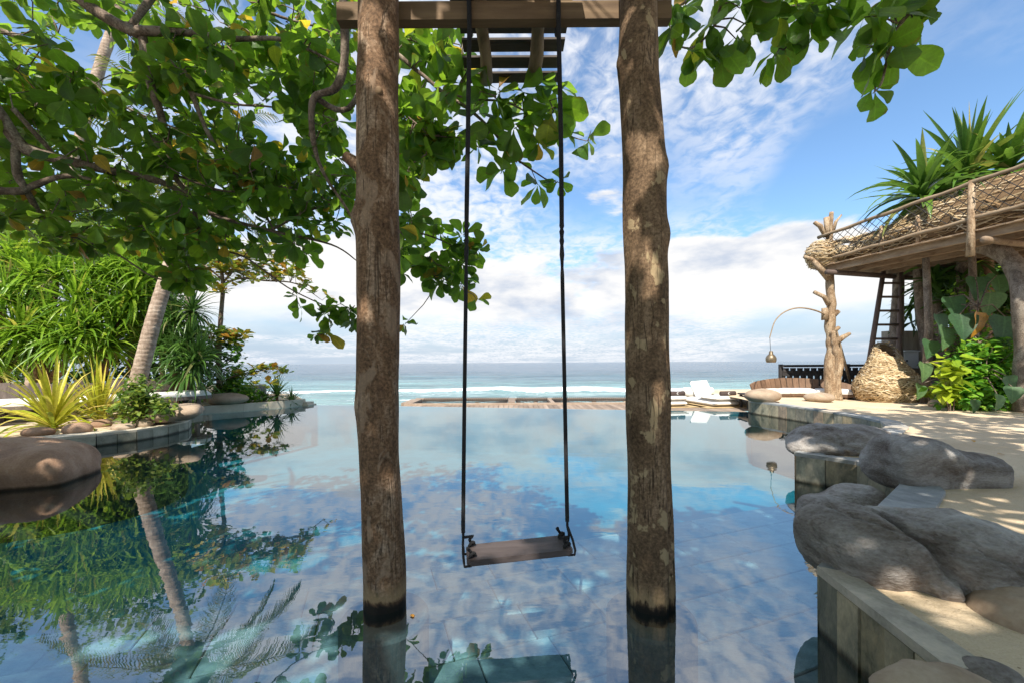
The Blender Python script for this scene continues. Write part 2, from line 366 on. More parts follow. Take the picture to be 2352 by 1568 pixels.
M['heart'] = m_leaf('heart_leaf', [(0, (0.035, 0.085, 0.04)), (0.6, (0.06, 0.13, 0.05)), (1, (0.10, 0.17, 0.07))], (2.0, 2.6, 1.2), 0.3, 0.45, vein=1.0)
M['amber'] = m_leaf('amber_leaf', [(0, (0.55, 0.26, 0.03)), (1, (0.60, 0.30, 0.04))], (1.6, 1.5, 0.6), 0.3)
M['dracaena'] = m_leaf('dracaena_leaf', [(0, (0.04, 0.10, 0.014)), (0.5, (0.08, 0.175, 0.018)), (0.9, (0.15, 0.25, 0.03)), (1, (0.38, 0.30, 0.12))], (2.0, 2.3, 0.9), 0.28, 0.3, spec=0.5)
M['pandan_trunk'] = m_bark('screw_pine_bark', (0.07, 0.04, 0.022), (0.20, 0.12, 0.07), (0.36, 0.25, 0.16), wet=False, crack=False)
M['grey_bark'] = m_bark('grey_bark', (0.08, 0.06, 0.045), (0.20, 0.155, 0.12), (0.36, 0.30, 0.24), wet=False, crack=False)
M['drift'] = m_bark('driftwood', (0.11, 0.066, 0.036), (0.30, 0.205, 0.125), (0.50, 0.39, 0.265), wet=False)
M['rock'] = m_stone('grey_boulder', [(0.32, (0.075, 0.052, 0.038)), (0.43, (0.18, 0.150, 0.127)), (0.53, (0.30, 0.27, 0.243)), (0.66, (0.45, 0.42, 0.39))], 2.8, 45, 1.1, 0.78, 0.10, (1, 1.3, 2.4), wet=True, bdist=0.045)
M['rock_tan'] = m_stone('tan_boulder', [(0.3, (0.22, 0.15, 0.10)), (0.5, (0.36, 0.27, 0.19)), (0.68, (0.48, 0.38, 0.28))], 2.6, 50, 0.4, 0.85, 0.1, wet=True)
M['rock_brown'] = m_stone('brown_boulder', [(0.3, (0.16, 0.085, 0.05)), (0.5, (0.31, 0.19, 0.12)), (0.68, (0.44, 0.30, 0.21))], 2.6, 60, 0.8, 0.8, 0.1, wet=True, bdist=0.03)
M['tile'] = m_stone('slate_tile', [(0.32, (0.10, 0.105, 0.09)), (0.44, (0.23, 0.23, 0.195)), (0.56, (0.36, 0.335, 0.27)), (0.68, (0.52, 0.47, 0.37))], 5.0, 40, 0.8, 0.7, 0.3, (1.5, 1.5, 0.8), 'mix', True)
M['tile_pale'] = m_stone('pale_stone_tile', [(0.3, (0.20, 0.19, 0.14)), (0.5, (0.36, 0.34, 0.26)), (0.7, (0.50, 0.46, 0.36))], 4, 40, 0.6, 0.75, 0.3, (1, 1, 1), (0.55, 0.56, 0.55), True)
M['coping'] = m_stone('coping_slate', [(0.3, (0.17, 0.18, 0.18)), (0.5, (0.32, 0.33, 0.325)), (0.7, (0.46, 0.455, 0.44))], 5, 60, 0.6, 0.6, 0.25, hue=(1.25, 1.05, 0.85))
M['coping_pale'] = m_stone('pale_coping', [(0.3, (0.42, 0.36, 0.27)), (0.7, (0.60, 0.53, 0.42))], 4, 60, 0.3, 0.85, 0.12)
M['floor_tile'] = m_stone('pool_floor_tile', [(0.32, (0.11, 0.14, 0.15)), (0.5, (0.20, 0.245, 0.255)), (0.66, (0.30, 0.345, 0.345))], 5, 60, 0.4, 0.8, 0.28, (1, 2, 1))
M['grout'] = m_plain('dark_grout', (0.03, 0.03, 0.028), 0.9, 20, 0.3)
M['plinth'] = m_stone('plinth_stone', [(0.3, (0.045, 0.047, 0.05)), (0.7, (0.13, 0.135, 0.135))], 6, 70, 0.5, 0.8, 0.1)
M['sand'] = None
M['straw'] = m_leaf('woven_straw', [(0, (0.28, 0.17, 0.08)), (0.4, (0.50, 0.36, 0.19)), (0.8, (0.66, 0.51, 0.31)), (1, (0.74, 0.61, 0.42))], (1, 0.9, 0.8), 0.05, 0.7, spec=0.2)
M['straw_grey'] = m_leaf('grey_thatch', [(0, (0.26, 0.19, 0.12)), (0.4, (0.46, 0.37, 0.26)), (0.8, (0.64, 0.55, 0.42)), (1, (0.74, 0.67, 0.55))], (1, 0.9, 0.8), 0.05, 0.7, spec=0.2)
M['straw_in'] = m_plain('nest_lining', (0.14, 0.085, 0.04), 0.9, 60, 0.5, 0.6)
M['cushion'] = m_plain('white_cushion', (0.74, 0.71, 0.66), 0.9, 9, 0.06, 0.25, 0.2, bdist=0.02)
M['towel'] = m_plain('brown_towel', (0.075, 0.055, 0.05), 0.95, 90, 0.3, 0.5, 0.1)
M['deck'] = m_wood('deck_wood', (0.17, 0.12, 0.085), (0.36, 0.28, 0.215), (1, 0.1, 1), 18, 0.3, 0.8)
M['bench'] = m_wood('bench_wood', (0.10, 0.055, 0.032), (0.215, 0.13, 0.08), (1, 1, 0.15), 16, 0.3, 0.6)
M['bench_grey'] = m_wood('weathered_board', (0.07, 0.055, 0.045), (0.18, 0.14, 0.12), (1, 1, 0.15), 16, 0.4, 0.8)
M['fence'] = m_wood('dark_fence', (0.022, 0.02, 0.02), (0.062, 0.056, 0.055), (1, 1, 0.15), 16, 0.4, 0.7)
M['ladder'] = m_wood('ladder_wood', (0.08, 0.052, 0.042), (0.19, 0.135, 0.11), (1, 1, 0.2), 16, 0.3, 0.7)
M['platform'] = m_wood('platform_wood', (0.14, 0.085, 0.05), (0.37, 0.27, 0.18), (1, 0.2, 1), 14, 0.4, 0.8)
M['bamboo'] = m_wood('bamboo', (0.21, 0.14, 0.085), (0.46, 0.34, 0.22), (1, 0.3, 1), 12, 0.3, 0.6)
M['net'] = m_plain('dark_net', (0.03, 0.026, 0.024), 0.9, 90, 0.3)
M['wall'] = m_stone('rough_plaster_wall', [(0.3, (0.22, 0.19, 0.15)), (0.7, (0.42, 0.37, 0.30))], 4, 40, 0.5, 0.9, 0.05, (3, 3, 0.5))
M['white_box'] = m_plain('white_metal', (0.80, 0.78, 0.74), 0.45, 4, 0.05, 0.05)
M['black'] = m_plain('black_plastic', (0.015, 0.015, 0.015), 0.5)
M['bronze'] = m_plain('aged_bronze', (0.20, 0.155, 0.10), 0.45, 8, 0.45, 0.2, metal=0.6)
M['seawall'] = m_stone('seawall_stone', [(0.3, (0.12, 0.11, 0.10)), (0.7, (0.30, 0.27, 0.24))], 3, 20)
M['mat'] = m_plain('straw_mat', (0.45, 0.32, 0.16), 0.95, 50, 0.4, 0.8)
M['logo'] = m_plain('logo_white', (0.7, 0.68, 0.65), 0.8)
# coconut trunk with ring scars
m, n, out = mat_new('coconut_trunk'); p = pos(n)
rings = n.nodes.new('ShaderNodeTexWave'); rings.wave_type = 'BANDS'; rings.bands_direction = 'Z'; rings.inputs['Scale'].default_value = 3.6; rings.inputs['Distortion'].default_value = 5.0; rings.inputs['Detail'].default_value = 4; rings.inputs['Detail Scale'].default_value = 2.0
n.links.new(p, rings.inputs[0])
a = noi(n, p, 6, 7, 0.65); b = noi(n, vmul(n, p, (30, 30, 6)), 1, 5, 0.6)
c = ramp(n, mth(n, 'ADD', mth(n, 'MULTIPLY', a, 0.6), mth(n, 'MULTIPLY', b, 0.4)), [(0.33, (0.17, 0.12, 0.085)), (0.5, (0.33, 0.25, 0.19)), (0.66, (0.47, 0.39, 0.31))])
c = mixc(n, mth(n, 'MULTIPLY', maprange(n, rings.outputs['Fac'], 0.0, 0.3, 1.0, 0.0), 0.32), c, (0.12, 0.08, 0.055))
prin(n, out, c, 0.85, bumpn(n, rings.outputs['Fac'], 0.35, 0.015, bumpn(n, b, 0.4, 0.01)), 0.25); M['palm_bark'] = m
# sand
m, n, out = mat_new('sand'); p = pos(n)
a = noi(n, p, 1.3, 6, 0.6); b = noi(n, p, 9, 5, 0.6, 0.4); c3 = noi(n, p, 160, 3, 0.6)
c = ramp(n, mth(n, 'ADD', mth(n, 'MULTIPLY', a, 0.6), mth(n, 'MULTIPLY', c3, 0.4)), [(0.3, (0.46, 0.34, 0.215)), (0.5, (0.60, 0.47, 0.32)), (0.7, (0.69, 0.575, 0.41))])
deb = maprange(n, noi(n, p, 55, 2, 0.5), 0.71, 0.74)
c = mixc(n, mth(n, 'MULTIPLY', deb, 0.7), c, (0.16, 0.09, 0.05))
prin(n, out, c, 0.95, bumpn(n, b, 0.55, 0.05, bumpn(n, c3, 0.3, 0.006)), 0.15); M['sand'] = m
# deep pool lining
m, n, out = mat_new('pool_lining'); p = pos(n)
br = n.nodes.new('ShaderNodeTexBrick'); br.inputs['Scale'].default_value = 2.2; br.inputs['Mortar Size'].default_value = 0.008
br.inputs['Color1'].default_value = (0.014, 0.145, 0.185, 1); br.inputs['Color2'].default_value = (0.013, 0.14, 0.18, 1); br.inputs['Mortar'].default_value = (0.012, 0.135, 0.17, 1)
n.links.new(p, br.inputs[0])
c = mixc(n, 1.0, br.outputs[0], ramp(n, noi(n, p, 1.2, 5, 0.6), [(0.3, (0.75,)*3), (0.7, (1.25,)*3)]), 'MULTIPLY')
prin(n, out, c, 0.9, None, 0.1); M['lining'] = m
# pool water: mirror by Fresnel over tinted clear water
m, n, out = mat_new('pool_water'); p = pos(n)
w1 = noi(n, vmul(n, p, (1.0, 2.4, 1)), 2.0, 3, 0.5, 0.4); w2 = noi(n, vmul(n, p, (1, 2.2, 1)), 13, 3, 0.5, 0.5)
patchy = maprange(n, noi(n, p, 0.45, 2, 0.5), 0.40, 0.62, 0.25, 1.0)
vd = n.nodes.new('ShaderNodeVectorMath'); vd.operation = 'DISTANCE'; n.links.new(p, vd.inputs[0]); vd.inputs[1].default_value = (0.35, 3.9, 0)
rip = mth(n, 'MULTIPLY', mth(n, 'SINE', mth(n, 'MULTIPLY', vd.outputs['Value'], 62.0)), maprange(n, vd.outputs['Value'], 0.25, 1.5, 0.16, 0.0))
h = mth(n, 'ADD', mth(n, 'ADD', w1, mth(n, 'MULTIPLY', mth(n, 'MULTIPLY', w2, 0.09), patchy)), mth(n, 'MULTIPLY', rip, 0.10))
bp = bumpn(n, h, 1.0, 0.0007)
fr = n.nodes.new('ShaderNodeFresnel'); ior = mth(n, 'ADD', 3.5, mth(n, 'MULTIPLY', n.nodes.new('ShaderNodeNewGeometry').outputs['Backfacing'], 1/1.5-3.5)); n.links.new(ior, fr.inputs[0]); n.links.new(bp, fr.inputs[1])
gl = n.nodes.new('ShaderNodeBsdfGlossy'); gl.inputs['Roughness'].default_value = 0.0; gl.inputs[0].default_value = (1, 1, 1, 1); n.links.new(bp, gl.inputs['Normal'])
tr = n.nodes.new('ShaderNodeBsdfTransparent'); tr.inputs[0].default_value = (0.70, 0.92, 0.96, 1)
mx = n.nodes.new('ShaderNodeMixShader'); n.links.new(fr.outputs[0], mx.inputs[0]); n.links.new(tr.outputs[0], mx.inputs[1]); n.links.new(gl.outputs[0], mx.inputs[2])
n.links.new(mx.outputs[0], out.inputs[0]); M['water'] = m
# sea
m, n, out = mat_new('sea_water'); p = pos(n)
sp = n.nodes.new('ShaderNodeSeparateXYZ'); n.links.new(p, sp.inputs[0])
near = noi(n, vmul(n, p, (0.03, 0.10, 1)), 1.0, 5, 0.6)
yy = mth(n, 'ADD', sp.outputs[1], mth(n, 'MULTIPLY', mth(n, 'SUBTRACT', near, 0.5), 60))
c = ramp(n, maprange(n, yy, 14, 130), [(0.0, (0.22, 0.37, 0.355)), (0.16, (0.16, 0.29, 0.30)), (0.4, (0.095, 0.17, 0.21)), (1.0, (0.085, 0.13, 0.175))])
fo = n.nodes.new('ShaderNodeAttribute'); fo.attribute_name = 'foam'
fn = noi(n, vmul(n, p, (0.9, 0.9, 3)), 1.6, 7, 0.68, 0.6)
foam = maprange(n, mth(n, 'ADD', mth(n, 'SUBTRACT', fn, 0.5), mth(n, 'MULTIPLY', fo.outputs['Fac'], 1.0)), 0.44, 0.60)
c = mixc(n, 1.0, c, ramp(n, noi(n, vmul(n, p, (0.05, 0.38, 1)), 1.0, 6, 0.62, 0.4), [(0.36, (0.62, 0.68, 0.72)), (0.5, (0.95,)*3), (0.64, (1.3, 1.27, 1.25))]), 'MULTIPLY')
c = mixc(n, foam, c, (0.82, 0.84, 0.84))
r1 = noi(n, vmul(n, p, (0.35, 1.1, 1)), 1.0, 6, 0.62, 0.3); r2 = noi(n, vmul(n, p, (0.08, 0.25, 1)), 1.0, 4, 0.6)
bp = bumpn(n, mth(n, 'ADD', mth(n, 'MULTIPLY', r1, 0.6), r2), 1.0, 1.6)
prin(n, out, c, maprange(n, foam, 0, 1, 0.14, 0.9), bp, 0.5); M['sea'] = m

# ================================================================ setting
def struct(o): o['kind'] = 'structure'; return o
# ---- sea: one fan-shaped sheet to the horizon, with a breaking wave and a swell
SEA = -1.35
rows = np.concatenate([np.geomspace(13.0, 120, 230), np.geomspace(123, 9000, 60)])
ang = np.linspace(-1.25, 1.25, 420); tx = np.tan(ang)
V = np.zeros((len(rows), len(tx), 3)); FO = np.zeros((len(rows), len(tx)))
for i, y in enumerate(rows):
    for j, t in enumerate(tx):
        x = t*y; k = 1.0 if y < 160 else 0.0
        z = 0.0; f = 0.0
        if k:
            n1 = noise.noise((x*.035, y*.02, 1.0)); n2 = noise.noise((x*.22, y*.30, 5.0)); n3 = noise.noise((x*.6, y*.8, 9.0))
            z = .10*n2+.05*n3+.20*noise.noise((x*.05, y*.16, 3))
            z += .11*math.sin(y*.95+4*noise.noise((x*.05, y*.02, 2)))*(.4+noise.noise((x*.04, y*.05, 11)))
            yb = 37+4.5*n1+2.2*noise.noise((x*.12, 0, 2)); d = y-yb
            hb = 0.50*(0.70+0.6*noise.noise((x*.05, 7, 0)))*max(0.25, min(1, (x+22)/12))
            z += hb*(math.exp(-(d/1.1)**2) if d < 0 else math.exp(-(d/3.2)**2))
            brk = max(0.0, min(1.0, 0.50+1.9*noise.noise((x*.06, 3.3, 4)) + x*.010 + .5*noise.noise((x*.3, 1, 4))))
            f = brk*(.85*math.exp(-((d+.5)/.8)**2)+0.34*math.exp(-((d+4.0)/3.5)**2))
            f += .50*max(0.0, min(1.0, .1+1.8*noise.noise((x*.08, 9.3, 1))))*math.exp(-((y-27-3*noise.noise((x*.07, 5, 5)))/.8)**2)+.42*max(0.0, min(1.0, 2.2*noise.noise((x*.05, 4.3, 7))))*math.exp(-((y-49-5*noise.noise((x*.05, 8, 5)))/1.0)**2)
            f += .30*max(0, noise.noise((x*.06, y*.2, 8)))*math.exp(-((y-26)/9)**2)
            yb2 = 74+5*noise.noise((x*.015, 2, 2)); d2 = y-yb2
            z += .85*max(0, .3+noise.noise((x*.022+.6, 1, 6)))*(math.exp(-(d2/2.2)**2) if d2 < 0 else math.exp(-(d2/6)**2))
        V[i, j] = (x, y, SEA+z); FO[i, j] = f
nr, nc = len(rows), len(tx)
idx = np.arange(nr*nc).reshape(nr, nc)
Q = np.stack([idx[:-1, :-1], idx[:-1, 1:], idx[1:, 1:], idx[1:, :-1]], -1).reshape(-1, 4)
me = npmesh('sea', V.reshape(-1, 3), Q); at = me.attributes.new('foam', 'FLOAT', 'POINT'); at.data.foreach_set('value', FO.ravel().astype(np.float32))
struct(link('sea', me, M['sea']))

# ---- shore outlines (z = 0 lines of the pool)
wall_right = [(5.85, 9.84), (5.71, 9.51), (5.86, 8.75), (5.94, 8.07), (5.98, 7.4), (5.94, 6.75), (5.80, 6.25), (5.45, 5.78), (4.95, 5.38), (4.45, 5.05), (3.7, 4.6), (2.95, 4.14), (3.26, 3.76), (3.22, 3.35), (2.98, 3.04), (2.58, 2.73), (2.0, 2.28), (1.42, 1.83), (1.36, 1.22), (1.75, 1.05), (2.0, 0.4), (2.0, -3.0)]
shore_left = [(-6.35, 12.15), (-6.62, 11.5), (-7.3, 10.8), (-7.95, 10.2), (-8.1, 9.4), (-7.4, 8.6), (-6.55, 8.1), (-6.21, 7.6), (-6.11, 7.05), (-6.19, 6.55), (-6.42, 6.14), (-6.85, 5.75), (-7.5, 5.45), (-8.0, 4.9), (-6.2, 3.6), (-5.3, 2.8), (-4.9, 1.5), (-4.9, -3)]
SZ, LZ = 0.28, 0.17
def sheet(name, poly, step, zf, mat):
    xs = [p[0] for p in poly]; ys = [p[1] for p in poly]; pts = [Vector(p) for p in poly]; n0 = len(pts)
    x = min(xs)+step*.5
    while x < max(xs):
        y = min(ys)+step*.5
        while y < max(ys):
            q = Vector((x+R.uniform(-.2, .2)*step, y+R.uniform(-.2, .2)*step))
            if inpoly(q.x, q.y, poly): pts.append(q)
            y += step
        x += step
    v, e, f, *_ = geometry.delaunay_2d_cdt(pts, [(i, (i+1) % n0) for i in range(n0)], [], 1, 1e-5)
    b = MB(); b.v = [(p.x, p.y, zf(p.x, p.y)) for p in v]; b.f = [tuple(q) for q in f]
    return struct(b.build(name, mat, smooth=True))
def dedge(x, y, line):
    best = 9
    for (a, b), (c, d) in zip(line, line[1:]):
        t = max(0, min(1, ((x-a)*(c-a)+(y-b)*(d-b))/((c-a)**2+(d-b)**2+1e-9))); best = min(best, math.hypot(x-a-t*(c-a), y-b-t*(d-b)))
    return best
def zsand(line, z0, amp):
    def f(x, y):
        k = min(1, dedge(x, y, line)/.7)
        return z0 - .012 + k*(amp*(noise.noise((x*.8, y*.8, 1))+.5*noise.noise((x*2.3, y*2.3, 4)))+.02)
    return f
def off(line, d):
    out = []
    for i, p in enumerate(line):
        a = line[max(i-1, 0)]; b = line[min(i+1, len(line)-1)]; t = Vector((b[0]-a[0], b[1]-a[1])).normalized()
        out.append((p[0]-t.y*d, p[1]+t.x*d))
    return out
wr_in = off(wall_right, 0.05)
sheet('sand_terrace', wr_in + [(2.05, -6), (22, -6), (22, 13.6), (6.1, 13.6), (6.05, 10.6)], 0.33, zsand(wall_right, SZ, .035), M['sand'])
sl_in = off(shore_left, -0.05)
sheet('sand_shore', list(reversed(sl_in)) + [(-6.6, 12.5), (-8, 14.5), (-40, 15), (-40, -6), (-4.95, -6)], 0.45, zsand(shore_left, LZ, .05), M['sand'])
# ---- water sheet
edge = [(-9.7, 12.9), (-6.9, 12.38), (-3.0, 11.62), (0.0, 11.02), (3.0, 10.42), (5.9, 9.84)]
b = MB(); vs = [(-9.5, -3, 0), (2.6, -3, 0), (6.4, 3.0, 0), (6.4, 9.74, 0)] + [(x, y, 0) for x, y in reversed(edge)] + [(-9.5, 12.4, 0)]
b.add(vs, [tuple(range(len(vs)))]); struct(b.build('pool_water', M['water']))
# ---- pool basin
DEEP, SHELF = -1.25, -0.46
b = MB(); 
vs = [(-9.6, -3.1, DEEP), (6.5, -3.1, DEEP), (6.5, 9.7, DEEP), (-6.8, 12.34, DEEP), (-9.7, 12.86, DEEP)]
b.add(vs, [(0, 1, 2, 3, 4)])
for (x0, y0), (x1, y1) in zip(edge, edge[1:]):                     # infinity edge
    b.add([(x0, y0-.03, DEEP), (x1, y1-.03, DEEP), (x1, y1-.03, -.012), (x0, y0-.03, -.012)], [(0, 1, 2, 3)])
    b.add([(x0, y0-.03, -.012), (x1, y1-.03, -.012), (x1, y1+.10, -.02), (x0, y0+.10, -.02)], [(0, 1, 2, 3)])
    b.add([(x0, y0+.10, -.02), (x1, y1+.10, -.02), (x1, y1+.10, -1.4), (x0, y0+.10, -1.4)], [(0, 1, 2, 3)])
struct(b.build('pool_basin', M['lining']))
# ---- shallow shelf with stone tiles
sh0, sh1 = Vector((-5.2, 1.75)), Vector((3.6, 4.9)); sd = (sh1-sh0).normalized(); sn = Vector((sd.y, -sd.x))
b = MB(); q = [sh0, sh1, Vector((6.3, 4.9)), Vector((6.3, -3)), Vector((-5.2, -3))]
b.add([(p.x, p.y, SHELF-.03) for p in q], [(4, 3, 2, 1, 0)])
b.add([(sh0.x, sh0.y, DEEP), (sh1.x, sh1.y, DEEP), (sh1.x, sh1.y, SHELF-.03), (sh0.x, sh0.y, SHELF-.03)], [(0, 1, 2, 3)])
shelf = struct(b.build('pool_shelf', M['grout']))
tile_me = {}
def slab_mesh(key, w, d, h, bev=0.006):
    if key in tile_me: return tile_me[key]
    bm = bmesh.new(); bmesh.ops.create_cube(bm, size=1); bmesh.ops.scale(bm, vec=(w, d, h), verts=bm.verts)
    bmesh.ops.bevel(bm, geom=[e for e in bm.edges], offset=bev, segments=1, affect='EDGES')
    me = bpy.data.meshes.new(key); bm.to_mesh(me); bm.free(); tile_me[key] = me; return me
cnt = 0
for r in range(15):
    tw = (0.46, 0.60, 0.52)[r % 3]; u = -1.2 + (r*.37 % .5)
    while u < 9.3:
        c = sh0 + sd*(u+tw/2) + sn*(.19+r*.375)
        dx = c.x; 
        if -3.6 < c.x < 5.2 and c.y > .55 and abs(c.x)/max(c.y, .3) < 1.75 and cnt < 300:
            me = slab_mesh('floor_slab_%d' % int(tw*100), tw-.008, .367, .03)
            if len(me.materials) == 0: me.materials.append(M['floor_tile'])
            o = link('tile', me, M['floor_tile'], shelf); o.location = (c.x, c.y, SHELF-.015+R.uniform(-.004, .003)); o.rotation_euler.z = math.atan2(sd.y, sd.x); cnt += 1
        u += tw
# ---- tiled retaining walls
def tiled_wall(name, line, ztop, label, tmat, cmat, tw=0.30, cop_w=0.22, th=0.03, zb=-0.62, skip=None, side=-1):
    rt = root(name, (line[0][0], line[0][1], 0), label, 'wall')
    # resample
    L = [0]; 
    for a, c in zip(line, line[1:]): L.append(L[-1]+math.hypot(c[0]-a[0], c[1]-a[1]))
    def at(s):
        for i in range(len(line)-1):
            if s <= L[i+1] or i == len(line)-2:
                t = (s-L[i])/(L[i+1]-L[i]+1e-9); return Vector((line[i][0]+(line[i+1][0]-line[i][0])*t, line[i][1]+(line[i+1][1]-line[i][1])*t))
    core = MB()
    lo = off(line, .035*-side)
    for i in range(len(lo)-1):
        a, c = lo[i], lo[i+1]
        core.add([(a[0], a[1], -1.5), (c[0], c[1], -1.5), (c[0], c[1], ztop-.034), (a[0], a[1], ztop-.034)], [(0, 1, 2, 3)])
    core.build('core', M['grout'], rt)
    for i in range(len(line)-1):
        seg = L[i+1]-L[i]; k = max(1, round(seg/(tw if line[i+1][1] > 1.9 else .125))); w = seg/k
        a = Vector(line[i]); t = (Vector(line[i+1])-a)/seg; nn = Vector((t.y, -t.x))*-side
        for j in range(k):
            mid = a+t*(j+.5)*w; jt = R.uniform(0, .008); z0 = zb; z1 = ztop-.036
            bb = MB(); bb.box((mid.x+nn.x*jt, mid.y+nn.y*jt, (z0+z1)/2), (w-.007, th, z1-z0), math.atan2(t.y, t.x))
            bb.build('tile', tmat, rt)
    # coping slabs
    inner = off(line, -.02*-side); outer = [q if line[i][1] > 1.95 or side > 0 else r for i, (q, r) in enumerate(zip(off(line, cop_w*-side), off(line, .11*-side)))]
    for i in range(len(line)-1):
        seg = L[i+1]-L[i]; k = max(1, round(seg/.42))
        for j in range(k):
            t0, t1 = j/k, (j+1)/k-.006/seg
            lp = lambda A, t: (A[i][0]+(A[i+1][0]-A[i][0])*t, A[i][1]+(A[i+1][1]-A[i][1])*t)
            q = [lp(inner, t0), lp(inner, t1), lp(outer, t1), lp(outer, t0)]; dz = R.uniform(-.002, .004)
            if side > 0: q.reverse()
            bb = MB(); bb.add([(x, y, ztop-.034) for x, y in q]+[(x, y, ztop+dz) for x, y in q], [(3, 2, 1, 0), (4, 5, 6, 7), (0, 1, 5, 4), (1, 2, 6, 5), (2, 3, 7, 6), (3, 0, 4, 7)])
            bb.build('coping_slab', cmat, rt)
    return rt
tiled_wall('retaining_wall', wall_right[:-3], SZ+.02, 'grey slate tiled pool wall with coping curving below the boulders and sand', M['tile'], M['coping'], 0.24)
tiled_wall('planter_wall', shore_left[6:13], LZ+.02, 'low curved pale stone tile wall around the yellow strap plants', M['tile_pale'], M['coping_pale'], 0.26, 0.34, side=1)
b = MB()
lp = shore_left[:5]
for i in range(len(lp)-1):
    a, c = lp[i], lp[i+1]
    b.beam((a[0], a[1], LZ-.09), (c[0], c[1], LZ-.09), .12, .22)
tag(b.build('shore_kerb', M['coping_pale'], loc=(0, 0, 0)), 'pale stone kerb along the far sandy shore of the pool', 'kerb')
b = MB(); b.box((-6.33, 12.2, .05), (.34, .3, .09), -.2); b.box((-6.28, 12.17, .0), (.4, .35, .05), -.2)
tag(b.build('stone_step', M['coping_pale'], loc=(0, 0, 0)), 'small stacked stone step at the end of the shore kerb', 'step')
# ================================================================ swing frame
def log_post(name, pts, seed, mat, label, knots=(), crack=None):
    """pts: (px, py, halfwidth px) at depth PY, rebuilt as a knobbly log"""
    PY = 2.08
    ctrl = []
    for px, py, hw in pts:
        p = P(px, py, PY); ctrl.append((p.x, PY, p.z, hw/F*PY*.93))
    ctrl = spline(ctrl, 10); seg = 40
    base = Vector((ctrl[-1][0], PY, -.06))
    rt = root(name, base, label, 'post', 'posts of the swing frame')
    b = MB()
    for i, c in enumerate(ctrl):
        for k in range(seg):
            a = 2*math.pi*k/seg; d = Vector((math.cos(a), math.sin(a), 0)); r = c[3]
            q = Vector((d.x*1.4, d.y*1.4, c[2]*1.1+seed*9))
            r *= 1+.09*noise.noise(q)+.05*noise.noise(q*2.7)+.022*noise.noise(Vector((d.x*7, d.y*7, c[2]*5+seed)))
            for (kz, ka, kr, kh) in knots:
                da = (a-ka+math.pi) % (2*math.pi)-math.pi; dd = (da*c[3]/kr)**2+((c[2]-kz)/kr)**2
                r += kh*math.exp(-dd)
            if crack:
                ca = crack[0]+.25*math.sin(c[2]*1.3)+.12*noise.noise((0, 0, c[2]*3)); da = (a-ca+math.pi) % (2*math.pi)-math.pi
                r -= crack[1]*math.exp(-(da/.13)**2)*max(0, min(1, (2.0-c[2])/.8))
            b.v.append((c[0]+d.x*r, c[1]+d.y*r, c[2]))
    nrow = len(ctrl)
    for i in range(nrow-1):
        for k in range(seg): b.f.append((i*seg+k, (i+1)*seg+k, (i+1)*seg+(k+1) % seg, i*seg+(k+1) % seg))
    b.f.append(tuple(range(seg))); b.f.append(tuple(reversed([(nrow-1)*seg+k for k in range(seg)])))
    b.build('log', mat, rt, smooth=True); return rt
FR = -math.pi/2   # angle that faces the camera
pa = log_post('wooden_post', [(868, -260, 46), (868, -60, 47), (870, 30, 47), (868, 200, 48), (867, 330, 50), (866, 480, 51), (868, 640, 51), (868, 800, 50), (867, 920, 52), (872, 1050, 49), (878, 1200, 49), (882, 1330, 50), (883, 1420, 50), (884, 1500, 50)], 1, M['post_a'],
         'weathered log post with peeling bark and knots, in the pool beside the almond tree', [(2.64, FR, .035, .008), (2.0, FR+1.7+math.pi, .06, .03), (1.98, FR-.2, .05, .01), (1.03, FR-1.2, .06, .008), (1.28, FR-.4, .05, .012)])
pb = log_post('wooden_post', [(1462, -260, 43), (1464, -60, 44), (1466, 30, 45), (1465, 150, 48), (1470, 240, 48), (1480, 380, 52), (1480, 520, 53), (1484, 640, 51), (1486, 800, 51), (1489, 940, 53), (1490, 1080, 51), (1492, 1200, 54), (1494, 1330, 57), (1494, 1420, 57), (1494, 1500, 57)], 2, M['post_b'],
         'log post with tan lichen spots and a long split, in the pool toward the boulders', [(2.78, FR-1.2, .05, .02), (1.9, FR+1.1, .07, .018), (2.25, FR+1.2, .05, .012)], (FR+.62, .028))
# a sawn stub on the first post
q = P(815, 372, 2.08); b = MB(); b.tube([q+Vector((.06, 0, -.06)), q+Vector((-.01, -.01, .0)), q+Vector((-.045, -.015, .025))], [.035, .032, .026], 10, True, .1)
b.build('branch_stub', M['post_a'], pa, smooth=True)
q = P(868, 209, 1.985); b = MB(); b.tube([q+Vector((0, .03, 0)), q+Vector((0, -.006, 0)), q+Vector((0, -.010, 0))], [.024, .023, .016], 12)
b.build('knot', M['beam'], pa, smooth=True)
for po, px in ((pa, 884), (pb, 1494)):
    c = P(px, 1430, 2.08); b = MB(); rr = .225
    b.tube([(c.x, 2.08, SHELF-.01), (c.x, 2.08, -.075), (c.x, 2.08, -.06)], [rr, rr, rr-.012], 40)
    tag(b.build('stone_plinth', M['plinth'], loc=(c.x, 2.08, SHELF)), 'round dark stone plinth under water below the %s log post' % ('bark-peeling' if po is pa else 'lichen-spotted split'), 'plinth', 'plinths of the swing posts')
# crossbeam
BY = 2.25
b = MB(); p0 = P(778, 34, BY); p1 = P(1538, 28, BY); zt = P(1176, 2, BY-.03).z; zb = P(1176, 44, BY-.03).z
b.beam((p0.x, BY, (zt+zb)/2), (p1.x, BY, (zt+zb)/2), .06, zt-zb)
tag(b.build('crossbeam', M['beam'], loc=(0, BY, zb)), 'squared brown timber crossbeam carrying the swing between the two log posts', 'beam')
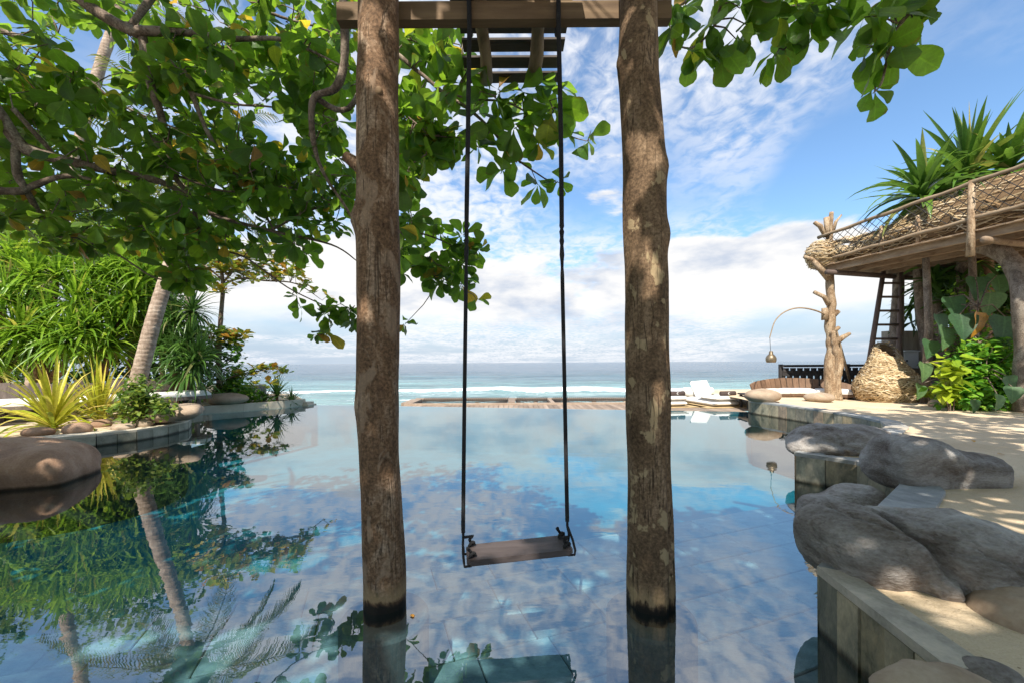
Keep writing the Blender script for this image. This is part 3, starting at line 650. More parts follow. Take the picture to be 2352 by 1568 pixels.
# small pergola resting on the beam
rt = root('pergola', (0.05, BY, zt), 'small slatted timber pergola roof resting on the crossbeam above the swing', 'pergola')
zp = zt+.05
for (xa, xb) in ((1105, 1122), (1243, 1232)):
    pts = []
    for i in range(9):
        Y = 1.2+1.72*i/8; x = ((xa+(xb-xa)*i/8)-1176)/F*(2.3+ .55*i/8); 
        pts.append((x+.008*math.sin(i*2.1), Y, zp+.012*math.sin(i*1.3+xa)))
    b = MB(); b.tube(pts, [.044+.006*math.sin(i*1.9+xa) for i in range(9)], 12, True, .12, xa); b.build('pole', M['pole'], rt, smooth=True)
Y = 1.15
while Y < 3.0:
    w = .105; b = MB(); b.box((.02+R.uniform(-.012, .012), Y, zp+.062), (.70+R.uniform(-.02, .02), w, .014), R.uniform(-.012, .012)); b.build('slat', M['slat'], rt); Y += .152
# swing
seat_c = Vector((.028, 2.01, .305)); yaw = rad(7.5)
rt = root('swing', seat_c, 'dark wooden plank swing hanging on two long black ropes over the pool', 'swing')
RM = Matrix.Rotation(yaw, 3, 'Z') @ Matrix.Rotation(rad(-2.2), 3, 'Y') @ Matrix.Rotation(rad(2), 3, 'X')
bm = bmesh.new(); bmesh.ops.create_cube(bm, size=1); bmesh.ops.scale(bm, vec=(.525, .165, .030), verts=bm.verts)
vert_e = [e for e in bm.edges if abs(e.verts[0].co.z-e.verts[1].co.z) > .02]; bmesh.ops.bevel(bm, geom=vert_e, offset=.018, segments=3, affect='EDGES')
bmesh.ops.bevel(bm, geom=[e for e in bm.edges if abs(e.verts[0].co.z-e.verts[1].co.z) < .001 and abs(abs(e.verts[0].co.z)-.015) < .001], offset=.004, segments=2, affect='EDGES')
for v in bm.verts: v.co = RM @ v.co
me = bpy.data.meshes.new('seat'); bm.to_mesh(me); bm.free(); link('seat', me, M['seat'], rt)
def knot(c, s=1.0, seed=0):
    rr = random.Random(seed); pts = []
    for i in range(26):
        t = i/25*2*math.pi*1.45; pts.append(c+Vector((math.cos(t)*.013, math.sin(t)*.011, .012+.011*math.sin(t*1.5)+i*.0006))*s)
    pts += [pts[-1]+Vector((rr.uniform(-.02, .02), rr.uniform(-.01, .01), .016)), pts[-1]+Vector((rr.uniform(-.03, .03), rr.uniform(-.02, .0), .022))]
    return pts
for sgn, pxs in ((-1, [(1077, 4), (1078, 60), (1075, 300), (1072, 480), (1071, 600), (1067, 900), (1064, 1180), (1064, 1222)]), (1, [(1283, 4), (1283, 60), (1288, 300), (1290, 480), (1291, 600), (1297, 900), (1302, 1150), (1303, 1197)])):
    pts = []
    for i, (px, py) in enumerate(pxs):
        Yd = 2.19 if i < 2 else 2.16-(i-2)/5*.13
        pts.append(tuple(P(px, py, Yd)))
    sp = [Vector(p) for p in spline(pts, 14)]
    rr = []
    for i, p in enumerate(sp):
        r = .0105+.0022*max(0, min(1, (p.z-1.8)/.3))
        if 1.72 < p.z < 2.0: r += .003*math.sin(p.z*150)
        rr.append(r)
    b = MB(); b.tube(sp, rr, 10); 
    # loop over the beam
    x0 = sp[0].x; b.tube([(x0, BY-.046, zb-.06), (x0, BY-.046, zt+.012), (x0, BY, zt+.016), (x0, BY+.045, zt+.012), (x0, BY+.045, zb-.03), (x0, BY-.04, zb-.05)], .012, 8)
    rope = b.build('rope', M['rope'], rt, smooth=True)
    end = sp[-1]
    for q in (-1, 1):
        hole = seat_c + RM @ Vector((sgn*.235, q*.055, 0)); ed = seat_c + RM @ Vector((sgn*.272, q*.06, -.012)); und = seat_c + RM @ Vector((sgn*.24, q*.055, -.024))
        b = MB(); b.tube([end+Vector((0, 0, .015)), end+Vector((0, q*.004, -.02)), end.lerp(ed, .6)+Vector((sgn*.006, 0, 0)), ed+Vector((sgn*.004, 0, .012)), ed+Vector((sgn*.001, 0, -.01)), und], .0062, 8); b.build('strand', M['rope'], rope, smooth=True)
        kp = knot(hole+Vector((0, 0, .010)), 1.0, int(sgn*3+q)); b = MB(); b.tube([hole-Vector((0, 0, .02)), hole+Vector((0, 0, .012))], .0065, 8); b.tube(kp, .0075, 8); b.build('knot', M['rope'], rt, smooth=True)

# ================================================================ leaf templates
def leaf_tpl(prof, rows, cols=2, curl=0.12, fold=0.12, wav=0.0, seed=0, tipbend=0.0):
    """unit leaf along +Y; prof(t) half width"""
    v = []; q = []; rr = random.Random(seed); ph = rr.uniform(0, 6)
    for i in range(rows+1):
        t = i/rows; w = prof(t); z = -curl*t*t - tipbend*max(0, t-.6)**2
        for j in range(cols+1):
            s = -1+2*j/cols
            v.append((s*w, t, z+fold*abs(s)*w*1.2+wav*abs(s)*math.sin(t*9+ph+(1.5 if s > 0 else 0))*.5*w))
    for i in range(rows):
        for j in range(cols):
            a = i*(cols+1)+j; q.append((a, a+1, a+cols+2, a+cols+1))
    st = [(-1+2*j/cols, i/rows) for i in range(rows+1) for j in range(cols+1)]
    return np.array(v), np.array(q), np.array(st)
def interp(pts):
    xs = [p[0] for p in pts]; ys = [p[1] for p in pts]
    return lambda t: float(np.interp(t, xs, ys))
obov = interp([(0, .012), (.06, .015), (.18, .055), (.4, .18), (.6, .285), (.76, .33), (.88, .30), (.96, .19), (1, .04)])
obov2 = interp([(0, .012), (.06, .015), (.2, .07), (.4, .21), (.6, .30), (.78, .31), (.9, .24), (.97, .13), (1, .03)])
ALM = [leaf_tpl(obov if i % 2 else obov2, 9, 2, (.05, .16, .28, .10, .20)[i % 5], (.05, .25, .12, .35, .18)[i % 5], .25, i) for i in range(5)]
ALM_LO = [leaf_tpl(obov, 4, 2, .15, .15, 0, 1)]
heart = interp([(0, .30), (.04, .38), (.15, .44), (.35, .42), (.6, .30), (.8, .16), (.93, .06), (1, .005)])
HEART = leaf_tpl(heart, 8, 2, .18, .25, .15, 3)
ovate = interp([(0, .02), (.1, .15), (.3, .28), (.5, .30), (.75, .19), (.92, .07), (1, .01)])
OVATE = [leaf_tpl(ovate, 5, 2, .2, .2, .1, 5), leaf_tpl(ovate, 5, 2, .05, .35, .1, 6)]
LANCE = leaf_tpl(interp([(0, .02), (.2, .06), (.5, .08), (.8, .05), (1, .004)]), 5, 2, .35, .2, 0, 7)
def tpl_mesh(name, tpl, mat):
    me = npmesh(name, tpl[0], tpl[1], st=tpl[2] if len(tpl) > 2 else None); me.materials.append(mat); return me
def rosette(p, ax, n, L, rr, tilt=(50, 95), droop=.35):
    """matrices of leaves whorled around twig end"""
    ax = Vector(ax).normalized(); t = Vector((0, 0, 1)) if abs(ax.z) < .9 else Vector((1, 0, 0))
    x = ax.cross(t).normalized(); y = ax.cross(x); out = []; a0 = rr.uniform(0, 6.28)
    for i in range(n):
        a = a0+i*2.399+rr.uniform(-.3, .3); ti = rad(rr.uniform(*tilt)); d = ax*math.cos(ti)+(x*math.cos(a)+y*math.sin(a))*math.sin(ti)
        d.z -= droop*rr.uniform(.3, 1.3); d.normalize()
        up = ax*.6+Vector((rr.uniform(-.4, .4), rr.uniform(-.4, .4), .8)); l = L*rr.uniform(.62, 1.15)
        out.append(frame(d, up, Vector(p)+d*.012-ax*rr.uniform(0, .05), (l*rr.uniform(.85, 1.1), l, l)))
    return out
def closest(p, pts):
    return min(pts, key=lambda q: (q[0]-p).length)

# ================================================================ the big sea almond tree
def px_branch(lst, n=6):
    out = []
    for q in spline(lst, n):
        out.append((P(q[0], q[1], q[2]), q[3]))
    return out
tb = Vector((-5.7, 2.3, LZ))
rt = root('sea_almond_tree', tb, 'large sea almond tree whose dark broad leaves and crooked branches hang over the pool', 'tree')
b = MB(); fork = Vector((-5.3, 2.4, 3.1))
b.tube([tb-Vector((0, 0, .1)), tb+Vector((.05, 0, .8)), tb+Vector((.2, .05, 1.9)), fork, Vector((-5.1, 2.2, 4.3)), Vector((-4.2, 1.6, 5.2)), Vector((-2.5, .8, 5.6))], [.27, .22, .20, .19, .15, .11, .05], 14, True, .12, 3)
b.build('trunk', M['branch'], rt, smooth=True)
brs = [
 [(-300, 120, 2.6, .07), (-60, 205, 3.0, .05), (40, 325, 3.2, .046), (80, 350, 3.25, .043), (230, 388, 3.4, .033), (330, 408, 3.5, .028), (400, 432, 3.6, .026), (480, 490, 3.8, .022), (620, 530, 4.0, .016), (760, 562, 4.2, .010), (820, 600, 4.3, .006)],
 [(-200, -260, 2.8, .06), (60, -120, 3.0, .05), (200, 10, 3.1, .045), (300, 70, 3.1, .042), (330, 72, 3.1, .036), (420, 75, 3.15, .026), (540, 90, 3.2, .020), (640, 90, 3.2, .016), (720, 120, 3.2, .010), (800, 160, 3.2, .005)],
 [(325, 75, 3.12, .032), (345, 190, 3.15, .030), (365, 250, 3.2, .027), (385, 330, 3.3, .024), (398, 400, 3.4, .021), (440, 460, 3.5, .018), (470, 560, 3.9, .013), (560, 590, 4.2, .010), (660, 660, 4.4, .008), (740, 700, 4.45, .006)],
 [(345, 165, 3.13, .022), (415, 168, 3.2, .022), (440, 215, 3.25, .020), (480, 310, 3.4, .018), (540, 400, 3.6, .015), (600, 480, 3.9, .011), (640, 540, 4.0, .008), (700, 570, 4.2, .005)],
 [(-250, 470, 2.9, .05), (-60, 440, 3.1, .036), (40, 440, 3.2, .030), (70, 430, 3.25, .026), (150, 405, 3.3, .020), (240, 420, 3.4, .012), (320, 450, 3.5, .006)],
 [(35, 335, 3.2, .03), (40, 400, 3.2, .028), (62, 440, 3.25, .024), (110, 520, 3.5, .018), (170, 560, 3.8, .013), (260, 580, 4.1, .010), (360, 640, 4.3, .008), (440, 640, 4.4, .004)],
 [(760, -160, 2.5, .036), (785, -20, 2.6, .032), (792, 90, 2.65, .029), (788, 160, 2.7, .026), (768, 205, 2.7, .025), (725, 222, 2.75, .022), (715, 270, 2.8, .020), (725, 350, 2.9, .016), (750, 410, 3.0, .013), (790, 470, 3.1, .010), (820, 520, 3.2, .006)],
 [(720, 222, 2.75, .02), (800, 250, 2.9, .018), (880, 120, 3.0, .018), (960, 165, 3.0, .016), (1020, 215, 3.0, .014), (1075, 250, 3.0, .012), (1130, 300, 3.05, .010), (1180, 360, 3.1, .008), (1250, 410, 3.15, .005)],
 [(1010, 208, 3.0, .010), (1080, 228, 3.0, .008), (1160, 235, 2.95, .007), (1230, 270, 2.95, .006), (1300, 310, 2.95, .005), (1350, 325, 2.95, .003)],
 [(620, 530, 4.0, .014), (760, 470, 4.0, .013), (880, 520, 4.1, .012), (980, 540, 4.2, .009), (1060, 575, 4.3, .006), (1090, 590, 4.3, .003)],
 [(860, 520, 4.1, .010), (930, 590, 4.2, .009), (1000, 630, 4.3, .007), (1070, 670, 4.3, .003)],
 [(-100, 40, 3.4, .03), (60, 90, 3.5, .022), (140, 120, 3.6, .017), (260, 230, 3.8, .012), (420, 300, 4.0, .008), (560, 330, 4.2, .005)],
 [(300, 60, 3.1, .025), (380, -40, 3.2, .025), (450, -90, 3.3, .02), (600, 20, 3.6, .014), (720, 60, 3.7, .008)],
 [(30, 250, 3.15, .02), (110, 340, 3.3, .016), (140, 370, 3.4, .010)],
 [(440, 215, 3.25, .012), (540, 240, 3.4, .010), (640, 250, 3.5, .007), (760, 300, 3.6, .004)],
 [(398, 400, 3.4, .010), (520, 440, 3.6, .009), (650, 430, 3.7, .007), (780, 470, 3.8, .004)],
]
skel = []
for i, br in enumerate(brs):
    s_ = px_branch(br); b = MB(); b.tube([p for p, r in s_], [r for p, r in s_], 8, True, .10, i); b.build('branch', M['branch'], rt, smooth=True); skel += s_
# limbs that carry the crown above and behind the viewer
ups = []
for i, (ex, ey, ez) in enumerate([(-3.5, -2.5, 5.4), (-.5, -2.0, 5.6), (-.2, .6, 5.5), (-3, .6, 5.9), (1.2, -.4, 5.3), (-6.8, 4.0, 5.6)]):
    s0 = Vector((-5.1, 2.2, 4.3)) if i not in (1, 2, 4) else Vector((-2.5, .8, 5.6))
    ps = [s0.lerp(Vector((ex, ey, ez)), k/5)+Vector((0, 0, .25*math.sin(k/5*3.14))) for k in range(6)]
    b = MB(); b.tube(ps, [.08-.012*k for k in range(6)], 8, True, .1, i); b.build('branch', M['branch'], rt, smooth=True); ups += [(p, .02) for p in ps]
RL = random.Random(21)
tips = []   # (point, axis, nleaf, L)
def fill(poly, y0, y1, n, L=.20, ax=(0, .15, -.25), nl=(5, 8)):
    xs = [p[0] for p in poly]; ys = [p[1] for p in poly]; k = 0; tries = 0
    while k < n and tries < 20000:
        tries += 1
        x = RL.uniform(min(xs), max(xs)); y = RL.uniform(min(ys), max(ys))
        if not inpoly(x, y, poly): continue
        p = P(x, y, RL.uniform(y0, y1)); a = Vector((ax[0]+RL.uniform(-.8, .8), ax[1]+RL.uniform(-.8, .8), ax[2]+RL.uniform(-.6, .9)))
        tips.append((p, a, RL.randint(*nl), L*RL.uniform(.8, 1.15))); k += 1
C1 = [(-120, -120), (830, -120), (830, 300), (800, 520), (710, 545), (640, 470), (560, 520), (470, 590), (400, 560), (300, 545), (240, 575), (150, 520), (-120, 520)]
sky_hole = [(185, 40), (290, 45), (270, 190), (190, 150)]; hole2 = [(600, 250), (680, 230), (690, 330), (630, 330)]
fill([(-120, -120), (830, -120), (830, 160), (-120, 250)], 3.0, 4.4, 175, .17)
fill([(-120, 150), (420, 150), (500, 420), (420, 560), (240, 575), (-120, 520)], 3.1, 4.2, 250, .17)
fill([(380, 60), (820, 60), (810, 430), (600, 430), (450, 420)], 3.0, 4.6, 165, .17)
fill([(440, 380), (830, 380), (800, 520), (710, 545), (640, 500), (470, 590)], 3.6, 4.6, 100, .17)
fill([(390, 540), (560, 500), (720, 540), (700, 610), (640, 590), (560, 570), (470, 640), (410, 640)], 4.0, 4.8, 20, .19)
fill([(350, 540), (450, 560), (470, 640), (420, 660), (370, 620)], 4.1, 4.6, 16, .2)
fill([(640, 650), (720, 690), (812, 685), (812, 755), (745, 775), (700, 740)], 4.35, 4.6, 11, .20)
fill([(920, 60), (1060, 90), (1080, 200), (1010, 240), (1080, 360), (960, 400), (915, 480)], 2.7, 3.6, 62, .19)
fill([(915, 240), (960, 300), (985, 420), (915, 640)], 3.2, 4.2, 22, .19)
fill([(1040, 190), (1280, 190), (1290, 260), (1180, 300), (1060, 280)], 2.8, 3.1, 9, .22, nl=(5, 7))
fill([(915, 500), (1010, 500), (1105, 570), (1085, 660), (1000, 660), (950, 640), (915, 690)], 4.0, 4.6, 32, .19)
for (x, y, Y, l) in [(1130, 290, 2.95, .25), (1200, 215, 2.9, .22), (1150, 400, 3.1, .22), (1235, 425, 3.15, .18), (1285, 420, 3.1, .15), (1190, 370, 3.1, .18), (1355, 325, 2.95, .18), (1300, 305, 2.95, .15), (1095, 690, 4.3, .16), (1060, 640, 4.3, .18), (930, 745, 4.2, .15), (1220, 290, 2.95, .2), (1280, 200, 2.9, .2), (1240, 330, 3, .17), (1100, 340, 3.0, .2), (1000, 350, 3.0, .2), (1070, 560, 4.3, .2), (725, 770, 4.5, .16)]:
    for _ in range(1): tips.append((P(x, y, Y), Vector((RL.uniform(-.3, .5), RL.uniform(-.5, .2), -.5)), RL.randint(5, 7), l))
tips = [t for t in tips if not any(inpoly(1176+F*t[0].x/t[0].y, 832-F*(t[0].z-CAMZ)/t[0].y, h) for h in (sky_hole, hole2))]
# drop tips that would touch the swing or block its ropes and posts
tips = [t for t in tips if not (t[0].y < 2.55 and -.9 < t[0].x < .95)]
mats = []; tw = MB()
nodes = list(skel); tips.sort(key=lambda t: min((t[0]-q[0]).length for q in skel[::3]))
for (p, a, n_, L_) in tips:
    q = closest(p, nodes)[0]; nodes.append((p, .003)); m_ = p.lerp(q, .5)+Vector((RL.uniform(-.06, .06), RL.uniform(-.06, .06), RL.uniform(-.02, .08)))
    if (p-q).length < 1.6: tw.tube([q, m_, p], [.006, .0045, .003], 5, False)
    else: tw.tube([p+(q-p).normalized()*.5, p+(q-p).normalized()*.25, p], [.005, .004, .003], 5, False)
    for mm in rosette(p, a, n_, L_, RL): mats.append((RL.randrange(5), mm, (p.y, L_)))
tw.build('twigs', M['branch'], rt, smooth=True, kind='stuff')
def size_key(m):
    p = m[1].translation; return m[2][1]/max(p.y, .5) if abs(p.x/p.y) < 1.28 and -.78 < (p.z-CAMZ)/p.y < .9 else 0
def split_leaves(mats, tpls, mat, parent, cap=290):
    mats = sorted(mats, key=size_key, reverse=True); mes = [tpl_mesh('leaf', t, mat) for t in tpls]; o0 = ORG[parent.name]
    for ti, mm, _ in mats[:cap]:
        o = bpy.data.objects.new('leaf', mes[ti]); COL.objects.link(o); o.parent = parent; o.matrix_basis = Matrix.Translation(-o0) @ mm; ORG[o.name] = o0
    if len(mats) > cap: batch('foliage', tpls, [(ti, mm) for ti, mm, _ in mats[cap:]], mat, parent, kind='stuff')
split_leaves(mats, ALM, M['almond'], rt)
# unseen crown above the picture, added and thinned to shade posts and pool
ms = []; tw = MB()
for i in range(1150):
    p = Vector((RL.uniform(-9.5, 1.6), RL.uniform(-4.5, 2.2), RL.uniform(4.5, 5.7)))
    if p.y > .9 and p.x > -1.6: continue
    q = closest(p, ups)[0]
    if (q-p).length < 2.6: tw.tube([q, p], [.008, .004], 4, False)
    for mm in rosette(p, (RL.uniform(-.6, .6), RL.uniform(-.6, .6), 1), 9, .27, RL): ms.append((0, mm))
tw.build('upper_twigs', M['branch'], rt, kind='stuff'); batch('upper_foliage', ALM_LO, ms, M['almond'], rt, kind='stuff')

# ---- second almond tree whose twigs hang in over the right of the swing
tb = Vector((5.6, -1.6, SZ)); rt = root('sea_almond_tree', tb, 'sea almond branch with large glossy leaves hanging against the open sky over the boulders', 'tree')
b = MB(); top = Vector((5.0, -1.0, 4.4)); b.tube([tb-Vector((0, 0, .1)), tb+Vector((-.1, .1, 1.4)), tb+Vector((-.3, .3, 2.8)), top, Vector((4.2, .4, 5.4)), Vector((2.6, 1.6, 5.4))], [.22, .18, .16, .14, .09, .05], 12, True, .12, 9); b.build('trunk', M['branch'], rt, smooth=True)
brs2 = [[(2600, -900, 1.7, .04), (2350, -420, 2.1, .03), (2230, -120, 2.4, .02), (2080, 40, 2.5, .012), (2045, 110, 2.5, .009), (2025, 190, 2.5, .006), (2005, 215, 2.5, .003)],
        [(2350, -420, 2.1, .025), (2050, -200, 2.4, .018), (1900, -60, 2.5, .012), (1850, 60, 2.55, .008), (1800, 115, 2.6, .005)],
        [(2050, -200, 2.4, .018), (1800, -120, 2.45, .014), (1680, -40, 2.5, .010), (1640, 60, 2.5, .008), (1590, 110, 2.5, .006), (1545, 100, 2.5, .004)],
        [(2230, -120, 2.4, .012), (2140, 0, 2.45, .008), (2150, -10, 2.45, .006), (2060, 55, 2.5, .004)], [(1700, -60, 2.5, .008), (1600, -10, 2.45, .006), (1535, 30, 2.4, .004)]]
sk2 = []
for i, br in enumerate(brs2):
    s_ = px_branch(br); b = MB(); b.tube([p for p, r in s_], [r for p, r in s_], 8, True, .08, i+30); b.build('branch', M['branch'], rt, smooth=True); sk2 += s_
p0 = P(2600, -900, 1.7); b = MB(); b.tube([Vector((4.2, .4, 5.4)), p0.lerp(Vector((4.2, .4, 5.4)), .4)+Vector((0, 0, .15)), p0], [.06, .05, .04], 8); b.build('branch', M['branch'], rt, smooth=True)
mats = []; tw = MB()
for (x, y, Y, L_, n_) in [(1532, 25, 2.4, .17, 5), (1540, 70, 2.4, .17, 4), (1560, 40, 2.4, .2, 6), (1720, 60, 2.5, .22, 5), (1740, 10, 2.5, .22, 6), (1575, 15, 2.45, .17, 5), (1590, 125, 2.5, .20, 6), (1625, 60, 2.5, .23, 7), (1650, 110, 2.5, .21, 6), (1700, 20, 2.5, .23, 7), (1690, 90, 2.5, .20, 4), (1780, 130, 2.6, .19, 6), (1805, 90, 2.6, .19, 5), (1800, 20, 2.55, .24, 7), (1850, 30, 2.5, .24, 7), (1880, 80, 2.55, .20, 4), (1905, 10, 2.5, .23, 6), (1985, 40, 2.5, .24, 6), (2050, 40, 2.5, .24, 7), (2100, 55, 2.5, .20, 5), (2020, 115, 2.5, .25, 7), (1990, 110, 2.5, .18, 4), (2055, 110, 2.5, .27, 5), (2010, 210, 2.5, .19, 4), (2130, 0, 2.45, .18, 5), (1960, -40, 2.5, .24, 7), (1760, -40, 2.5, .24, 7), (2080, -30, 2.5, .24, 7), (1640, -30, 2.5, .24, 7), (1880, -50, 2.5, .24, 7)]:
    p = P(x, y, Y); q = closest(p, sk2)[0]; tw.tube([q, p.lerp(q, .5)+Vector((0, 0, .03)), p], [.006, .0045, .003], 5, False)
    for mm in rosette(p, (RL.uniform(-.4, .4), RL.uniform(-.5, .1), -.6), n_, L_, RL, (35, 95), .5): mats.append((RL.randrange(5), mm, (p.y, L_)))
tw.build('twigs', M['branch'], rt, smooth=True, kind='stuff'); split_leaves(mats, ALM, M['almond'], rt)
ms = []  # out-of-view crown leaves, added densely to keep boulders and swing shaded
for i in range(760):
    p = Vector((RL.uniform(0.6, 7.2), RL.uniform(-4.5, 1.2), RL.uniform(4.5, 5.7)))
    for mm in rosette(p, (RL.uniform(-.6, .6), RL.uniform(-.6, .6), 1), 9, .27, RL): ms.append((0, mm))
for i in range(130):  # more unseen leaves, added to dapple the terrace sand with shade
    p = Vector((RL.uniform(4.2, 9.5), RL.uniform(1.2, 3.4), RL.uniform(4.8, 6.0)))
    if p.x < 1.36*p.y+.4: continue
    for mm in rosette(p, (RL.uniform(-.6, .6), RL.uniform(-.6, .6), 1), 9, .25, RL): ms.append((0, mm))
for a_, b_ in ((top, Vector((7.5, 1.0, 5.2))), (Vector((7.5, 1.0, 5.2)), Vector((8.6, 2.8, 5.3))), (Vector((4.2, .4, 5.4)), Vector((5.4, 2.4, 5.3)))):
    b = MB(); b.tube([a_, a_.lerp(b_, .5)+Vector((0, 0, .15)), b_], [.08, .06, .03], 8, True, .1, 3); b.build('branch', M['branch'], rt, smooth=True)
batch('upper_foliage', ALM_LO, ms, M['almond'], rt, kind='stuff')
# ================================================================ boulders
def rock(c, lobes, mat, label, seed=0, sub=5, amp=.05, rz=0.0, name='boulder', ridge=0.0, flat=None, group=None, freq=2.0, creases=(), facets=0):
    """one stone from overlapping ellipsoid lobes [(offset, radii)] around c, weathered by noise"""
    bm = bmesh.new(); bmesh.ops.create_icosphere(bm, subdivisions=sub, radius=1)
    Rz = Matrix.Rotation(rz, 3, 'Z'); sc = max(max(r) for o, r in lobes); rf = random.Random(seed*31+5); pls = []
    for _ in range(facets):
        g_ = Vector((rf.gauss(0, 1), rf.gauss(0, 1), rf.gauss(0, .8))).normalized()
        h_ = max(Vector(o).dot(g_)+math.sqrt((r[0]*g_.x)**2+(r[1]*g_.y)**2+(r[2]*g_.z)**2) for o, r in lobes); pls.append((g_, h_*rf.uniform(.70, .93)))
    for v in bm.verts:
        d = v.co.normalized(); acc = 0.0
        for o, r in lobes:
            D = Vector((d.x/r[0], d.y/r[1], d.z/r[2])); O = Vector((-o[0]/r[0], -o[1]/r[1], -o[2]/r[2]))
            A = D.dot(D); B = D.dot(O); C = O.dot(O)-1; disc = B*B-A*C
            t = (-B+math.sqrt(disc))/A if disc > 0 else 0.0
            acc += max(t, 0.02)**9
        t = acc**(1/9.0)
        if pls:
            ss = t**-16.0
            for g_, h_ in pls:
                dn = d.dot(g_)
                if dn > .05: ss += (h_/dn)**-16.0
            t = ss**(-1/16.0)
        p = d*t; q = p/sc*freq+Vector((seed*11.3, seed*3.1, 0))
        n_ = noise.noise(q)+.5*noise.noise(q*2.1)+.28*noise.noise(q*4.7)+.16*noise.noise(q*10)+.07*noise.noise(q*21)
        if ridge: n_ -= ridge*max(0, .22-abs(noise.noise(q*1.3+Vector((5, 2, 9)))))*4
        t2 = t+amp*sc*n_
        for (g_, o_, w_, dp) in creases:
            s_ = d.dot(Vector(g_).normalized())-o_+.10*noise.noise(q*1.5); t2 -= dp*sc*math.exp(-(s_/w_)**2)*(1 if d.y < .35 else max(0, 1-(d.y-.35)*3))
        p = d*t2
        if flat is not None and p.z < flat: p.z = flat+(p.z-flat)*.15
        v.co = Rz @ p
    me = bpy.data.meshes.new(name); bm.to_mesh(me); bm.free(); me.polygons.foreach_set('use_smooth', [True]*len(me.polygons))
    o = link(name, me, mat, None, Vector(c)); return tag(o, label, 'boulder' if name == 'boulder' else 'stone', group)
GB = 'grey boulders on the slate pool wall'
# right-hand boulders
c = P(2075, 1288, 1.9); rock(c, [((-.26, .0, .07), (.33, .28, .19)), ((.17, -.08, .0), (.33, .34, .24)), ((.30, -.06, -.05), (.20, .30, .22)), ((0, .05, .05), (.40, .26, .16))], M['rock'], 'huge creased grey boulder overhanging the corner of the slate pool wall', 3, 6, .055, rad(-6), facets=16, ridge=.45, group=GB, freq=1.9, creases=[((1, .0, .45), .0, .07, .15), ((.35, .2, 1), .38, .035, .05), ((.5, 0, 1), .62, .03, .045), ((.8, 0, -.7), .3, .04, .05), ((.9, 0, .2), .45, .03, .04)])
c = P(2146, 1074, 3.25); rock(c, [((-.24, 0, .05), (.36, .34, .22)), ((.18, 0, -.04), (.48, .32, .18))], M['rock'], 'smooth grey boulder sloping to a low tail on the sand beside two coping slabs', 5, 5, .045, rad(4), facets=9, group=GB, creases=[((-.25, .1, 1), .12, .04, .035)])
c = P(1917, 1022, 4.3); rock(c, [((-.12, 0, 0), (.46, .34, .20)), ((.25, 0, .02), (.36, .34, .20)), ((0, .1, .10), (.5, .36, .11))], M['rock'], 'flat-topped dark grey boulder perched on the jutting wall corner', 8, 5, .07, 0, facets=12, ridge=.4, group=GB, creases=[((1, 0, .3), -.35, .07, .06), ((.2, 0, 1), .1, .06, .05)])
c = P(1930, 1168, 3.1); rock(c, [((-.1, 0, -.06), (.34, .24, .17)), ((.16, 0, -.02), (.30, .26, .2))], M['rock'], 'small pointed grey boulder sitting half in the pool water', 12, 5, .05, rad(8), facets=9, group=GB)
c = P(2362, 1438, 1.5); rock(c, [((0, 0, 0), (.17, .17, .13))], M['rock_tan'], 'rounded tan boulder on the sand next to the huge creased one', 15, 5, .06)
c = P(2275, 1560, 1.22); rock(c, [((0, 0, -.02), (.10, .09, .07))], M['rock'], 'small dark grey pebble behind the end of the coping', 17, 4, .05, name='stone')
c = P(2170, 1590, 1.10); rock(c, [((0, 0, 0), (.16, .10, .055)), ((-.08, 0, -.01), (.1, .08, .04))], M['rock_tan'], 'low tan rock at the foot of the wall end', 19, 4, .06, name='stone')
b = MB(); c = P(2180, 1580, 1.10); b.box((c.x, c.y, -.10), (.34, .24, .60))
tag(b.build('stone_block', M['plinth'], loc=(c.x, c.y, SHELF)), 'dark stone block in the water under the low tan rock', 'block')
# far right stones
c = P(1752, 908, 9.35); rock(c, [((0, 0, 0), (.41, .30, .165))], M['rock_tan'], 'pale oval boulder on the end of the pool wall by the side table', 21, 4, .05)
c = P(1882, 912, 9.3); rock(c, [((0, 0, 0), (.32, .26, .12))], M['rock_tan'], 'pale flat boulder at the foot of the driftwood post', 23, 4, .06)
c = P(2172, 927, 8.2); rock(c, [((0, 0, 0), (.29, .24, .12))], M['rock_tan'], 'round tan boulder on sand beside the leafy thicket', 25, 4, .04)
c = G(1995, 990, .0); rock((c.x-.35, c.y+.1, -.01), [((0, 0, 0), (.36, .26, .035))], M['rock'], 'flat grey stone just breaking the water below the curved wall', 27, 4, .03, name='stone')
